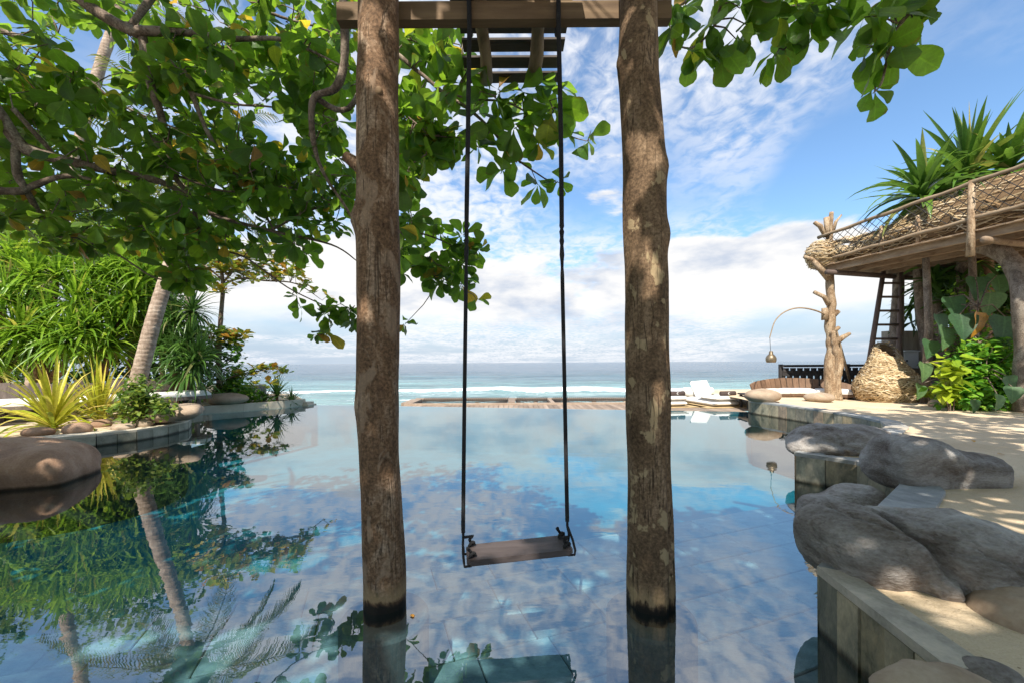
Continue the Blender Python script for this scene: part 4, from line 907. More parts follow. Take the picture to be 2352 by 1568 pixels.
# left boulders
c = P(22, 1080, 4.3); rock(c, [((-.3, .1, .02), (1.15, .62, .30)), ((.3, -.02, .0), (.66, .52, .27))], M['rock_brown'], 'huge smooth brown boulder rising from the pool water', 31, 5, .035, facets=6)
c = P(398, 948, 7.25); rock(c, [((-.15, 0, .0), (.42, .36, .17)), ((.2, .05, .02), (.42, .30, .15))], M['rock_tan'], 'big pale grey-tan boulder at the rounded end of the planter wall', 33, 5, .05, rad(8), facets=9)
c = P(520, 913, 10.7); rock(c, [((0, 0, -.02), (.55, .42, .16))], M['rock_tan'], 'smooth tan boulder on the sand below the green ground vine', 35, 4, .04)
for i, (px, py, Y, r, m_, lab) in enumerate([(178, 988, 6.35, (.20, .15, .11), 'rock_brown', 'round brown stone in front of the nearer strap plant'), (88, 997, 6.2, (.22, .15, .08), 'rock_brown', 'dark brown stone half hidden under drooping strap leaves'), (282, 980, 6.65, (.17, .13, .075), 'rock_tan', 'pinkish tan oval stone on the planter below the shrub'), (232, 970, 6.95, (.16, .13, .09), 'rock_brown', 'striped brown stone between the two strap plants'), (330, 965, 6.9, (.13, .12, .10), 'rock_tan', 'pale stone under the shrub next to the big grey-tan boulder')]):
    p = P(px, py, Y); rock(Vector((p.x, p.y, LZ+r[2]*.55)), [((0, 0, 0), r)], M[m_], lab, 40+i, 4, .04, name='stone', group='stones edging the planter')
# stone ledges behind the planter
b = MB()
for i, (px0, px1, py, z, d) in enumerate([(-60, 110, 968, .20, .35), (-60, 150, 955, .24, .3)]):
    a = G(px0, py, z); c = G(px1, py-2, z); b.beam((a.x, a.y, z-.04), (c.x, c.y, z-.04), d, .08)
tag(b.build('stone_ledge', M['coping_pale'], loc=(0, 0, 0)), 'pale flat stone ledges on the sand behind the nearer strap plant', 'ledge')

# ================================================================ plants, left
def strap_plant(c, n, L, w, mat, label, name, cat, seed, droop=(.8, 2.2), el=(15, 85), segs=6, group=None, fold=.3):
    rr = random.Random(seed); rt = root(name, c, label, cat, group)
    for i in range(n):
        a = i*2.399+rr.uniform(-.3, .3); e = rad(el[0]+(el[1]-el[0])*((i+.5)/n)+rr.uniform(-8, 8)); d = (math.cos(a)*math.cos(e), math.sin(a)*math.cos(e), math.sin(e))
        b = MB(); b.strap(Vector(c)+Vector((math.cos(a)*.03, math.sin(a)*.03, .02+.1*i/n)), d, L*rr.uniform(.75, 1.15), w*rr.uniform(.8, 1.15), rr.uniform(*droop)*(1.1-.5*i/n), segs, fold, rr.uniform(-.3, .3), .03, .4)
        b.build('leaf', mat, rt, smooth=True)
    return rt
p = G(122, 985, LZ); strap_plant(p, 72, 1.12, .066, M['bromeliad'], 'large yellow-green strap-leaved plant at the planter edge over the brown stones', 'strap_leaf_plant', 'plant', 1)
p = G(228, 968, LZ); strap_plant(p, 58, 1.05, .06, M['bromeliad'], 'upright lime strap-leaved plant between its larger yellow neighbour and the shrub', 'strap_leaf_plant', 'plant', 2, (.5, 1.6), (30, 88))
def leafy(rt, pts, tpls, L, mat, rr, part='foliage', up=(0, 0, 1), cap=0, kind='stuff', aim=None):
    ms = []
    for p in pts:
        d = Vector((rr.gauss(0, 1), rr.gauss(0, 1), rr.gauss(-.1, .6)))
        if aim is not None: d += (Vector(p)-aim).normalized()*1.2
        l = L*rr.uniform(.6, 1.3)
        ms.append((rr.randrange(len(tpls)), frame(d, (rr.gauss(0, .4), rr.gauss(0, .4)-.2, 1), p, l)))
    if cap: split_leaves([(i, m_, (m_.translation.y, L)) for i, m_ in ms], tpls, mat, rt, cap)
    else: batch(part, tpls, ms, mat, rt, kind=kind)
def blob(c, r, n, rr, shell=.5, lump=.35, seed=0):
    out = []
    while len(out) < n:
        d = Vector((rr.gauss(0, 1), rr.gauss(0, 1), rr.gauss(0, 1))).normalized(); t = rr.uniform(shell, 1)*(1+lump*noise.noise(d*1.8+Vector((seed*5, seed, 0)))*1.6)
        out.append(Vector((c[0]+d.x*r[0]*t, c[1]+d.y*r[1]*t, c[2]+d.z*r[2]*t)))
    return out
RV = random.Random(5)
# shrub on the planter
c = P(325, 925, 7.0); rt = root('planter_shrub', Vector((c.x, c.y, LZ)), 'small-leaved olive green shrub on the planter leaning over the grey-tan boulder', 'shrub')
pts = blob((c.x, c.y, c.z-.05), (.42, .4, .36), 800, RV, .3, .5, 1)+blob((c.x+.40, c.y-.05, c.z-.08), (.24, .2, .16), 160, RV, .2, .5, 2)+blob((c.x-.1, c.y+.1, c.z+.25), (.3, .25, .25), 240, RV, .2, .5, 3)
pts = [p for p in pts if p.z > LZ+.02]
b = MB()
for p in pts[::14]: b.tube([(c.x+RV.uniform(-.1, .1), c.y+RV.uniform(-.1, .1), LZ), ((c.x+p.x)/2, (c.y+p.y)/2, LZ+.6*(p.z-LZ)), p], [.008, .006, .003], 4, False)
b.build('stems', M['branch'], rt, kind='stuff'); leafy(rt, pts, OVATE, .095, M['shrub'], RV)

# pandanus (screw pine) heads
def pandan_tpl(seed, n=125, L=.88, w=.052):
    rr = random.Random(seed); b = MB()
    for i in range(n):
        a = i*2.399+rr.uniform(-.2, .2); e = rad(-30+118*(i+.5)/n+rr.uniform(-10, 10)); d = (math.cos(a)*math.cos(e), math.sin(a)*math.cos(e), math.sin(e))
        b.strap((d[0]*.04, d[1]*.04, .12*i/n), d, L*rr.uniform(.65, 1.15), w*rr.uniform(.8, 1.2), rr.uniform(.5, 2.0)*(1.25-.6*i/n), 5, .3, rr.uniform(-.5, .5), .03, .3)
    return np.array(b.v), np.array(b.f)
PAN = [pandan_tpl(i) for i in range(4)]
def pandanus(base, heads, label, seed, mat, scale=1.0, tr=.075):
    rr = random.Random(seed); rt = root('screw_pine', base, label, 'tree', 'screw pines behind the benches')
    base = Vector(base); hs = [Vector(h) for h in heads]; cen = sum(hs, Vector())/len(hs)
    forkp = base.lerp(Vector((cen.x, cen.y, base.z)), .25); forkp.z = base.z+.35*(min(h.z for h in hs)-base.z)+.15
    b = MB(); b.tube([base-Vector((0, 0, .1)), base.lerp(forkp, .5)+Vector((rr.uniform(-.08, .08), rr.uniform(-.08, .08), 0)), forkp], [tr*1.25, tr*1.05, tr], 10, True, .1, seed)
    for k in range(5):
        a = k*1.26+rr.uniform(0, .5); e0 = base+Vector((math.cos(a)*.32, math.sin(a)*.32, -.05)); b.tube([e0, base+Vector((math.cos(a)*.12, math.sin(a)*.12, .35)), base+Vector((0, 0, .6))], [.018, .02, .02], 6)
    b.build('trunk', M['pandan_trunk'], rt, smooth=True)
    for h in hs:
        m1 = forkp.lerp(h, .45)+Vector((rr.uniform(-.15, .15), rr.uniform(-.15, .15), -.12)); b = MB(); b.tube([forkp-Vector((0, 0, .08)), m1, h-Vector((0, 0, .25)), h+Vector((0, 0, .05))], [tr*.75, tr*.6, tr*.5, tr*.42], 8, True, .1, seed); b.build('branch', M['pandan_trunk'], rt, smooth=True)
    ms = []
    for h in hs:
        d = (h-cen)*.35+Vector((rr.uniform(-.2, .2), rr.uniform(-.2, .2), 1)); s = scale*rr.uniform(.85, 1.15)
        x = frame(d, (rr.uniform(-1, 1), rr.uniform(-1, 1), .2), h, s); ms.append((rr.randrange(4), x @ Matrix.Rotation(rad(-90), 4, 'X')))
    batch('foliage', PAN, ms, mat, rt, kind='stuff'); return rt
def hd(lst): return [P(x, y, Y) for x, y, Y in lst]
def gd(px, py, Y, z=LZ): p = P(px, py, Y); return Vector((p.x, p.y, z))
pandanus(gd(-20, 900, 8.9), hd([(-60, 640, 8.6), (10, 690, 8.5), (40, 770, 8.5), (-40, 790, 8.3), (20, 600, 8.9), (70, 640, 8.8), (-90, 720, 8.4), (-10, 840, 8.3)]), 'bright green screw pine with drooping grassy heads above the white cushioned bench end', 1, M['pandan'])
pandanus(gd(70, 880, 9.2), hd([(80, 700, 8.9), (130, 640, 9.0), (110, 760, 8.8), (170, 700, 8.9), (150, 790, 8.7), (200, 760, 8.9), (60, 590, 9.3), (140, 580, 9.4), (200, 630, 9.2), (90, 810, 8.7)]), 'dense lime green screw pine with a forked orange-brown trunk', 2, M['pandan'])
pandanus(gd(200, 880, 9.6), hd([(230, 700, 9.3), (260, 640, 9.5), (220, 790, 9.2), (270, 740, 9.3), (300, 690, 9.5), (250, 800, 9.2), (290, 610, 9.7), (220, 590, 9.8), (330, 640, 9.7)]), 'tall green screw pine directly left of the leaning coconut trunk with pale stems', 3, M['pandan'])
pandanus(gd(300, 880, 10.6), hd([(330, 720, 10.3), (350, 660, 10.4), (310, 770, 10.2), (370, 770, 10.2), (340, 590, 10.8), (280, 570, 10.9)]), 'screw pine partly hidden behind the leaning coconut trunk', 4, M['pandan'])
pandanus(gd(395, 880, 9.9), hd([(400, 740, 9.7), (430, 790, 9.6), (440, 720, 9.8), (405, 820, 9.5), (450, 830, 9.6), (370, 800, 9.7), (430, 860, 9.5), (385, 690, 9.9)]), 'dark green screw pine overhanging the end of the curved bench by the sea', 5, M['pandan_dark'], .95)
# small spiky pandanus plants at the shore
for i, (px, py, Y, n_, L_, lab) in enumerate([(636, 900, 11.7, 60, .72, 'tallest spiky green screw pine seedling at the end of the shore kerb'), (607, 918, 11.6, 40, .5, 'low spiky seedling tucked under the tallest one by the sea'), (670, 915, 11.9, 46, .46, 'small round spiky seedling beside the stacked stone step')]):
    p = P(px, py, Y); g = Vector((p.x, p.y, LZ-.06 if i < 2 else .02)); rt = root('spiky_plant', g, lab, 'plant', 'spiky seedlings at the pool end'); rr = random.Random(60+i)
    b = MB(); b.tube([g-Vector((0, 0, .3)), Vector((g.x, g.y, max(p.z-.1, g.z+.05)))], [.05, .04], 8); b.build('stem', M['pandan_trunk'], rt, smooth=True)
    for k in range(n_):
        a = k*2.399; e = rad(-10+95*(k+.5)/n_+rr.uniform(-8, 8)); d = (math.cos(a)*math.cos(e), math.sin(a)*math.cos(e), math.sin(e))
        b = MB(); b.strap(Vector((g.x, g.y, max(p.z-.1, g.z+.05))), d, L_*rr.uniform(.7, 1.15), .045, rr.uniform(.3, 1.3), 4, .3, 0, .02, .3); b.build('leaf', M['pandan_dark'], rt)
# background greenery beyond the screw pines
BGT = random.Random(9)
for i, (px, py, Y, r, lab, mt) in enumerate([(60, 560, 13.5, (2.6, 1.6, 2.0), 'broad sunlit leafy tree far behind the lime screw pine', 'shrub'), (300, 520, 14.2, (2.4, 1.6, 2.2), 'yellow-green leafy tree behind the leaning coconut trunk', 'shrub'), (-150, 470, 12.5, (2.4, 1.6, 2.4), 'dark leafy tree behind the bench end', 'jungle'), (430, 560, 14.0, (.9, .9, .8), 'small pale leafy treetop showing beside the coconut trunk', 'shrub')]):
    c = P(px, py, Y); g = Vector((c.x, c.y, LZ)); rt = root('leafy_tree', g, lab, 'tree', 'leafy trees behind the screw pines')
    b = MB(); b.tube([g-Vector((0, 0, .1)), g+Vector((.1, 0, 1.2)), (c.x, c.y, c.z-.4)], [.16, .13, .08], 8, True, .1, i)
    for k in range(6):
        a = k*1.05; b.tube([(c.x, c.y, c.z-.6), (c.x+math.cos(a)*r[0]*.6, c.y+math.sin(a)*r[1]*.6, c.z+BGT.uniform(-.3, .6)*r[2])], [.06, .02], 6)
    b.build('trunk', M['grey_bark'], rt, smooth=True)
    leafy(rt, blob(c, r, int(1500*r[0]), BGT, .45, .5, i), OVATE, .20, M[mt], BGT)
c = P(170, 850, 11.2); rt = root('hedge', Vector((c.x, c.y, LZ)), 'dark hedge in shade between the screw pine trunks', 'hedge')
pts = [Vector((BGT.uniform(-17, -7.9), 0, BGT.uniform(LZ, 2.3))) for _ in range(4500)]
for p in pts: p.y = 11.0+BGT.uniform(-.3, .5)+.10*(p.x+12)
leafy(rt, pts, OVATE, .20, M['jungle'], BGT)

# ================================================================ coconut palms
def frond(b, base, d, L, droop, rr, lw=.03, ll=.55, pairs=44):
    p = Vector(base); d = Vector(d).normalized(); st = L/pairs; pts = [p.copy()]; info = []
    for i in range(pairs):
        t = i/pairs; d = (d+Vector((0, 0, -1))*droop/pairs*(.4+1.3*t)).normalized(); p = p+d*st; pts.append(p.copy()); info.append((p.copy(), d.copy(), t))
    b.tube(pts[::4]+[pts[-1]], [.022*(1-.85*k/(len(pts[::4]))) for k in range(len(pts[::4])+1)], 6)
    for p, d, t in info:
        if t < .10: continue
        sd = d.cross(Vector((0, 0, 1))); sd = sd.normalized() if sd.length > .05 else Vector((1, 0, 0)); l = ll*(math.sin(math.pi*min(1, .12+t*.86))**.6)*rr.uniform(.8, 1.1)
        for s in (-1, 1):
            dd = sd*s*.85+d*.55+Vector((0, 0, .12))
            b.strap(p, dd, l, lw*rr.uniform(.8, 1.1), rr.uniform(1.0, 1.9), 3, .2, 0, .03, .3)
def palm(pts, label, nf, seed, L=2.5, r0=.145, r1=.105, dirs=None):
    base = Vector(pts[0]); rt = root('coconut_palm', base, label, 'tree', 'coconut palms behind the planter'); sp = [Vector(q) for q in spline([tuple(p) for p in pts], 12)]; n_ = len(sp); rr = random.Random(seed)
    b = MB(); b.tube([sp[0]-Vector((0, 0, .1))]+sp, [r0*1.5]+[(r0+(r1-r0)*k/n_)*(1+.35*math.exp(-k*.35))*(1+.025*math.sin(k*2.4)) for k in range(n_)], 18); b.build('trunk', M['palm_bark'], rt, smooth=True)
    top = sp[-1]
    for k in range(nf):
        a = k*2.399+rr.uniform(-.2, .2); e = rad(-30+105*(k+.5)/nf); d = (math.cos(a)*math.cos(e), math.sin(a)*math.cos(e), math.sin(e))
        if dirs and k < len(dirs): d = dirs[k]
        b = MB(); frond(b, top+Vector(d)*.05, d, L*rr.uniform(.85, 1.1), rr.uniform(1.1, 2.0), rr); b.build('frond', M['coco'], rt)
    b = MB()
    for k in range(5): 
        a = k*1.3; q = top+Vector((math.cos(a)*.16, math.sin(a)*.16, -.16)); b.tube([q+Vector((0, 0, .12)), q+Vector((0, 0, .09)), q, q-Vector((0, 0, .09)), q-Vector((0, 0, .12))], [.02, .08, .105, .08, .02], 10)
    b.build('coconuts', M['shrub'], rt, smooth=True, kind='stuff')
palm([gd(292, 960, 7.9), P(318, 870, 7.9), P(352, 740, 8.0), P(388, 620, 8.2), P(415, 520, 8.4), P(430, 430, 8.6)], 'leaning coconut palm with a ringed grey trunk rising behind the shrub', 15, 3, 2.6, dirs=[(.9, -.35, .25), (.85, .1, -.15), (.75, .5, .1), (.6, -.6, .5), (-.8, -.3, .1), (-.7, .4, .4)])
palm([gd(70, 880, 10.2), P(95, 760, 10.2), P(128, 590, 10.3), P(160, 420, 10.4), P(225, 170, 10.6), P(268, 40, 10.8), P(290, -60, 10.9)], 'taller coconut palm with a slim trunk among the bright screw pines', 14, 8, 2.7, .15, .11)

# ================================================================ young almond tree by the sea, with ground vine
g = gd(505, 900, 11.3); rt = root('young_almond_tree', g, 'slender young almond tree with reddening leaves beside the sea', 'tree'); RY = random.Random(13)
def pb(l): return [(P(q[0], q[1], q[2]), q[3]) for q in spline(l, 5)]
YB = [[(505, 905, 11.3, .075), (503, 800, 11.3, .065), (508, 720, 11.3, .058), (512, 650, 11.3, .05), (500, 590, 11.2, .035), (480, 540, 11.1, .02)], [(512, 655, 11.3, .035), (550, 640, 11.2, .028), (610, 645, 11.0, .022), (680, 652, 10.8, .016), (740, 690, 10.7, .006)], [(512, 650, 11.3, .03), (560, 600, 11.3, .022), (620, 580, 11.3, .012), (700, 600, 11.2, .005)], [(508, 640, 11.3, .03), (470, 610, 11.2, .022), (430, 590, 11.2, .010)],
      [(503, 790, 11.3, .02), (530, 770, 11.2, .012), (560, 780, 11.1, .005)], [(503, 800, 11.3, .02), (480, 780, 11.3, .012), (445, 775, 11.3, .006)], [(505, 880, 11.3, .03), (540, 862, 11.2, .022), (600, 850, 11.2, .012), (655, 845, 11.2, .005)], [(560, 860, 11.2, .012), (590, 880, 11.1, .008), (620, 880, 11.1, .004)]]
ysk = []; b = MB()
for l in YB:
    s_ = pb(l); b.tube([p for p, r in s_], [r for p, r in s_], 8, True, .1, 5); ysk += s_
b.build('trunk', M['branch'], rt, smooth=True)
mats = []; tw = MB()
def ytips(poly, n, y0, y1):
    xs = [p[0] for p in poly]; ys = [p[1] for p in poly]; k = 0
    while k < n:
        x = RY.uniform(min(xs), max(xs)); y = RY.uniform(min(ys), max(ys))
        if not inpoly(x, y, poly): continue
        k += 1; p = P(x, y, RY.uniform(y0, y1)); q = closest(p, ysk)[0]; tw.tube([q, p], [.008, .004], 4, False)
        for mm in rosette(p, (RY.uniform(-.5, .5), RY.uniform(-.5, .5), .9), 7, .25, RY, (40, 90), .1): mats.append((0, mm, (p.y, .2)))
ytips([(440, 600), (490, 530), (560, 560), (640, 560), (700, 600), (690, 640), (600, 640), (540, 655), (490, 640)], 120, 10.7, 11.9)
ytips([(640, 620), (700, 610), (760, 680), (740, 705), (690, 660)], 9, 10.6, 10.9)
ytips([(480, 660), (530, 650), (540, 670), (500, 690)], 6, 11, 11.3); ytips([(430, 765), (500, 755), (570, 765), (560, 795), (500, 785)], 20, 11, 11.4)
ytips([(530, 850), (600, 838), (670, 838), (660, 858), (590, 862), (540, 880)], 18, 11, 11.3); ytips([(580, 868), (640, 872), (620, 888), (580, 888)], 4, 11, 11.2)
tw.build('twigs', M['branch'], rt, kind='stuff'); split_leaves(mats, ALM_LO, M['almond_far'], rt, 280)
c = P(545, 905, 11.4); rt = root('ground_vine', Vector((c.x, c.y, LZ)), 'mound of bright green ground vine around the young almond trunk', 'vine')
pts = blob((c.x, c.y, c.z-.05), (.85, .5, .36), 1000, RY, .4, .4, 4)+blob((c.x-.1, c.y, c.z+.35), (.28, .25, .35), 280, RY, .3, .4, 6); pts += [Vector((P(540, 0, 11.3).x+RY.gauss(0, .07), 11.3+RY.gauss(0, .07), RY.uniform(1.0, 2.2))) for _ in range(110)]
leafy(rt, [p for p in pts if p.z > LZ], OVATE, .13, M['vine'], RY)

# ================================================================ curved bench, left
def arc_bench(name, label, path, seat_z, gz, cush_w, back, cmat, bmat, n_cush, back_h, plank_w, rough_tops=0.0, legs=True, rev=1):
    """path: list of xy of the seat centre line; back on side `rev`"""
    sp = [Vector((q[0], q[1])) for q in spline(path, 10)]; rt = root(name, (sp[0].x, sp[0].y, gz), label, 'bench')
    Ls = [0]
    for a, c_ in zip(sp, sp[1:]): Ls.append(Ls[-1]+(c_-a).length)
    T = Ls[-1]
    def at(s):
        s = max(0, min(T, s)); i = max(k for k in range(len(Ls)) if Ls[k] <= s+1e-9); i = min(i, len(sp)-2); t = (s-Ls[i])/(Ls[i+1]-Ls[i]); d = (sp[i+1]-sp[i]).normalized()
        return sp[i].lerp(sp[i+1], t), d, Vector((-d.y, d.x))*rev
    b = MB(); N = 40                                            # seat frame
    for k in range(N):
        (p0, d0, n0), (p1, d1, n1) = at(T*k/N), at(T*(k+1)/N); h = cush_w/2
        b.add([(p.x+n_.x*s*h, p.y+n_.y*s*h, z) for z in (seat_z-.19, seat_z-.115) for p, n_, s in ((p0, n0, -1), (p1, n1, -1), (p1, n1, 1), (p0, n0, 1))], [(3, 2, 1, 0), (4, 5, 6, 7), (0, 1, 5, 4), (2, 3, 7, 6)] + ([(3, 0, 4, 7)] if k == 0 else []) + ([(1, 2, 6, 5)] if k == N-1 else []))
    b.build('seat_frame', bmat, rt)
    for k in range(n_cush):                                     # cushions
        s0, s1 = T*k/n_cush+.012, T*(k+1)/n_cush-.012; b = MB(); m_ = 14; prof = [(-.5, .0), (-.51, .3), (-.5, .7), (-.44, .95), (-.3, 1.03), (0, 1.06), (.3, 1.03), (.44, .95), (.5, .7), (.51, .3), (.5, .0)]
        for j in range(m_+1):
            p, d, n_ = at(s0+(s1-s0)*j/m_); e = min(j, m_-j)/m_; sh = .90+.10*min(1, e*9)
            for u, z in prof: b.v.append((p.x+n_.x*u*cush_w*(sh*.1+.9), p.y+n_.y*u*cush_w*(sh*.1+.9), seat_z-.113+.115*z*(sh if j not in (0, m_) else .55)+.006*noise.noise((p.x*6+u, p.y*6, 1))))
        w_ = len(prof)
        for j in range(m_):
            for i in range(w_-1): b.f.append((j*w_+i, (j+1)*w_+i, (j+1)*w_+i+1, j*w_+i+1))
        b.f.append(tuple(range(w_))); b.f.append(tuple(reversed(range(m_*w_, (m_+1)*w_)))); b.build('cushion', M['cushion'], rt, smooth=True)
    if back:
        k = int((T*(back[1]-back[0]))/plank_w)
        for j in range(k):
            s = T*back[0]+(j+.5)*plank_w; p, d, n_ = at(s); q = p+n_*(cush_w/2+.05); f = (j+.5)/k
            h = back_h(f)+R.uniform(-rough_tops, rough_tops); b = MB()
            h0 = back_h(f-.5/k) if not rough_tops else h; h1 = back_h(f+.5/k) if not rough_tops else h; w = plank_w/2*(1.0 if rough_tops else 1.16)-.003; th = .018
            lean = n_*.10
            vs = []
            for sg, hh in ((-1, h0), (1, h1)):
                for z, le in ((gz+.06, 0), (gz+hh, 1)):
                    for o_ in (-th, th):
                        r_ = q+d*sg*w+n_*o_+lean*le; vs.append((r_.x, r_.y, z))
            b.add(vs, [(0, 1, 3, 2), (4, 6, 7, 5), (0, 2, 6, 4), (1, 5, 7, 3), (2, 3, 7, 6), (0, 4, 5, 1)]); b.build('back_plank', bmat, rt)
    if legs:
        for k in range(6):
            for sg in (-1, 1):
                p, d, n_ = at(T*(k+.3)/5.6); q = p+n_*sg*(cush_w/2-.06); b = MB(); b.box((q.x, q.y, (gz+seat_z-.19)/2-.01), (.07, .07, seat_z-.19-gz+.02), math.atan2(d.y, d.x)); b.build('leg', bmat, rt)
    return rt
arc_bench('curved_bench', 'long curved bench with white cushions and uneven grey board back under the screw pines',
          [(-11.5, 6.6), (-10.0, 6.95), (-9.0, 7.5), (-8.3, 8.3), (-7.75, 9.2), (-7.55, 9.75)], LZ+.46, LZ, .55, (0.0, .93), 'cushion', M['bench_grey'], 5, lambda f: .74, .14, .045, rev=1)
# low sea wall
p0 = P(430, 884, 14.6); p1 = P(597, 886, 14.6); rt = root('sea_wall', (p0.x, 14.6, SEA), 'low dark stone sea wall in the shallows behind the young almond tree', 'wall'); k = 0
x = p0.x-1.0
while x < p1.x:
    w = R.uniform(.25, .5); b = MB(); b.box((x+w/2, 14.6+R.uniform(-.03, .03), (p0.z+SEA)/2-.05), (w-.015, .5, p0.z-SEA+.1+R.uniform(-.03, .02))); b.build('stone', M['seawall'], rt); x += w
# ================================================================ sea deck with rope nets
DZ = -.03
rt = bpy.data.objects.new('deck', None); COL.objects.link(rt); rt.location = (0, 12.5, DZ); ORG[rt.name] = Vector(rt.location); rt['kind'] = 'structure'
def edge_y(x): return float(np.interp(x, [e[0] for e in edge], [e[1] for e in edge]))
x = -3.3; DF = 12.1
while x < 9.6:
    w = .145; y0 = edge_y(min(x, 5.9))+.14; 
    if x > 5.9: y0 = 10.6
    y1 = DF if x < 5.15 else 13.75
    if y1-y0 > .1: b = MB(); b.box((x+w/2, (y0+y1)/2, DZ-.02+R.uniform(-.003, .003)), (w-.012, y1-y0, .04), R.uniform(-.002, .002)); b.build('plank', M['deck'], rt)
    x += w
for (a, c, w, h) in [((-3.3, 12.18, DZ+.0), (5.15, 12.18, DZ+.0), .16, .10), ((-3.3, 13.68, DZ+.03), (5.15, 13.68, DZ+.0), .2, .10), ((-3.25, 12.26, DZ+.0), (-3.25, 13.58, DZ+.0), .35, .12), ((-.02, 12.26, DZ+.0), (-.02, 13.58, DZ+.0), .22, .14), ((1.25, 12.26, DZ), (1.25, 13.58, DZ), .12, .12), ((5.05, 12.26, DZ+.0), (5.05, 13.58, DZ+.0), .2, .14)]:
    b = MB(); b.beam(a, c, w, h); b.build('joist', M['deck'], rt)
for k in range(7):
    xx = -3.2+k*2.0
    for yy in (11.9+(0 if k < 4 else -.6), 13.65): b = MB(); b.tube([(xx, yy, DZ-.05), (xx, yy, SEA-.6)], .08, 8); b.build('pile', M['deck'], rt)
def net(name, label, x0, x1, y0, y1, z, n1, n2):
    b = MB()
    for i in range(n1+1):
        x = x0+(x1-x0)*i/n1; b.tube([(x, y0, z), (x+.04, (y0+y1)/2, z-.14), (x, y1, z)], .009, 4, False)
    for j in range(n2+1):
        y = y0+(y1-y0)*j/n2; b.tube([(x0, y, z), ((x0+x1)/2, y, z-.15*math.sin(math.pi*(j+.01)/n2)), (x1, y, z)], .009, 4, False)
    for i in range(n1*2):
        x = x0+(x1-x0)*(i+.5)/(n1*2); b.tube([(x, y1-.02, z), (x+.06, y1+.08, z+.10)], .010, 4, False)
    tag(b.build('rope_net', M['net'], loc=((x0+x1)/2, (y0+y1)/2, z)), label, 'net', 'rope nets let into the deck')
net('rope_net', 'dark rope net slung in the deck bay nearest the bark-peeling post', -3.05, -.15, 12.3, 13.55, DZ+.02, 22, 7)
net('rope_net', 'dark narrow rope net in the deck bay between the swing ropes', .12, 1.17, 12.3, 13.55, DZ+.02, 9, 7)
net('rope_net', 'dark rope net in the deck bay behind the lichen-spotted post', 1.33, 4.93, 12.3, 13.55, DZ+.02, 26, 7)
# ================================================================ loungers
def pillow_mesh(b, c, size, mat3, puff=.5, n=10):
    """soft box: superellipse section swelling to the middle"""
    base = len(b.v)
    for i in range(n+1):
        for j in range(n+1):
            u = -1+2*i/n; v = -1+2*j/n; h = (max(0, 1-abs(u)**3.5)*max(0, 1-abs(v)**3.5))**puff
            for s in (-1, 1): b.v.append(tuple(Vector(c)+mat3 @ Vector((u*size[0]/2*(1-.05*abs(v)**2*(1-abs(u))), v*size[1]/2*(1-.05*abs(u)**2*(1-abs(v))), s*size[2]/2*h))))
    I = lambda i, j, s: base+2*(i*(n+1)+j)+s
    for i in range(n):
        for j in range(n):
            b.f.append((I(i, j, 1), I(i+1, j, 1), I(i+1, j+1, 1), I(i, j+1, 1))); b.f.append((I(i, j, 0), I(i, j+1, 0), I(i+1, j+1, 0), I(i+1, j, 0)))
    for i in range(n):
        for (a, c_) in (((i, 0), (i+1, 0)), ((i+1, n), (i, n)), ((0, i+1), (0, i)), ((n, i), (n, i+1))): b.f.append((I(*a, 0), I(*c_, 0), I(*c_, 1), I(*a, 1)))
def lounger(c, rz, label, towel_lab):
    Rm = Matrix.Rotation(rz, 3, 'Z'); c = Vector(c); rt = root('lounger', c, label, 'lounger', 'white loungers on the deck'); T = lambda x, y, z: c+Rm @ Vector((x, y, z))
    b = MB(); pillow_mesh(b, T(0, 0, .095), (.85, 1.75, .19), Rm, .12); b.build('mattress', M['cushion'], rt, smooth=True)
    b = MB(); pillow_mesh(b, T(0, -.48, .235), (.85, .78, .11), Rm, .15); b.build('seat_pad', M['cushion'], rt, smooth=True)
    b = MB(); pillow_mesh(b, T(.02, .38, .42), (.60, .58, .20), Rm @ Matrix.Rotation(rad(58), 3, 'X') @ Matrix.Rotation(rad(4), 3, 'Z'), .4); b.build('pillow', M['cushion'], rt, smooth=True)
    b = MB(); b.tube([T(-.5, .55, .32), T(-.47, .55, .32), T(.47, .55, .32), T(.5, .55, .32)], [.06, .14, .14, .06], 18); b.build('bolster', M['cushion'], rt, smooth=True)
    q = T(.16, -.62, .29); tw = root('rolled_towel', q, towel_lab, 'towel', 'rolled towels on the loungers')
    b = MB(); b.tube([T(-.07, -.62, .355), T(-.055, -.62, .355), T(.385, -.62, .355), T(.40, -.62, .355)], [.05, .068, .068, .05], 16); b.build('roll', M['towel'], tw, smooth=True)
    b = MB(); f = T(.16, -.692, .36); dx = Rm @ Vector((1, 0, 0)); pts = []
    for k in range(9): a = rad(50+k*32); pts.append(f+dx*math.cos(a)*.03+Vector((0, 0, math.sin(a)*.03)))
    b.tube(pts, [.003+.006*math.sin(math.pi*k/8) for k in range(9)], 5); b.build('crescent_logo', M['logo'], tw)
    mt = MB(); mt.box(T(.05, .0, -.004), (1.6, 2.0, .008), mat=Rm); tag(mt.build('straw_mat', M['mat'], loc=c), 'straw mat on the deck under the %s' % ('clear white lounger' if 'clear' in label else 'lounger hidden by the post'), 'mat', 'straw mats on the deck')
q = G(1632, 927, DZ+.015); lounger((q.x, q.y+.1, DZ+.014), rad(8), 'white cushioned lounger with a square pillow standing clear beside the lichen-spotted post', 'brown rolled towel with a crescent mark on the clear white lounger')
q = G(1520, 927, DZ+.015); lounger((q.x, q.y+.1, DZ+.014), rad(8), 'white cushioned lounger mostly hidden behind the lichen-spotted post', 'brown rolled towel on the lounger hidden by the post')
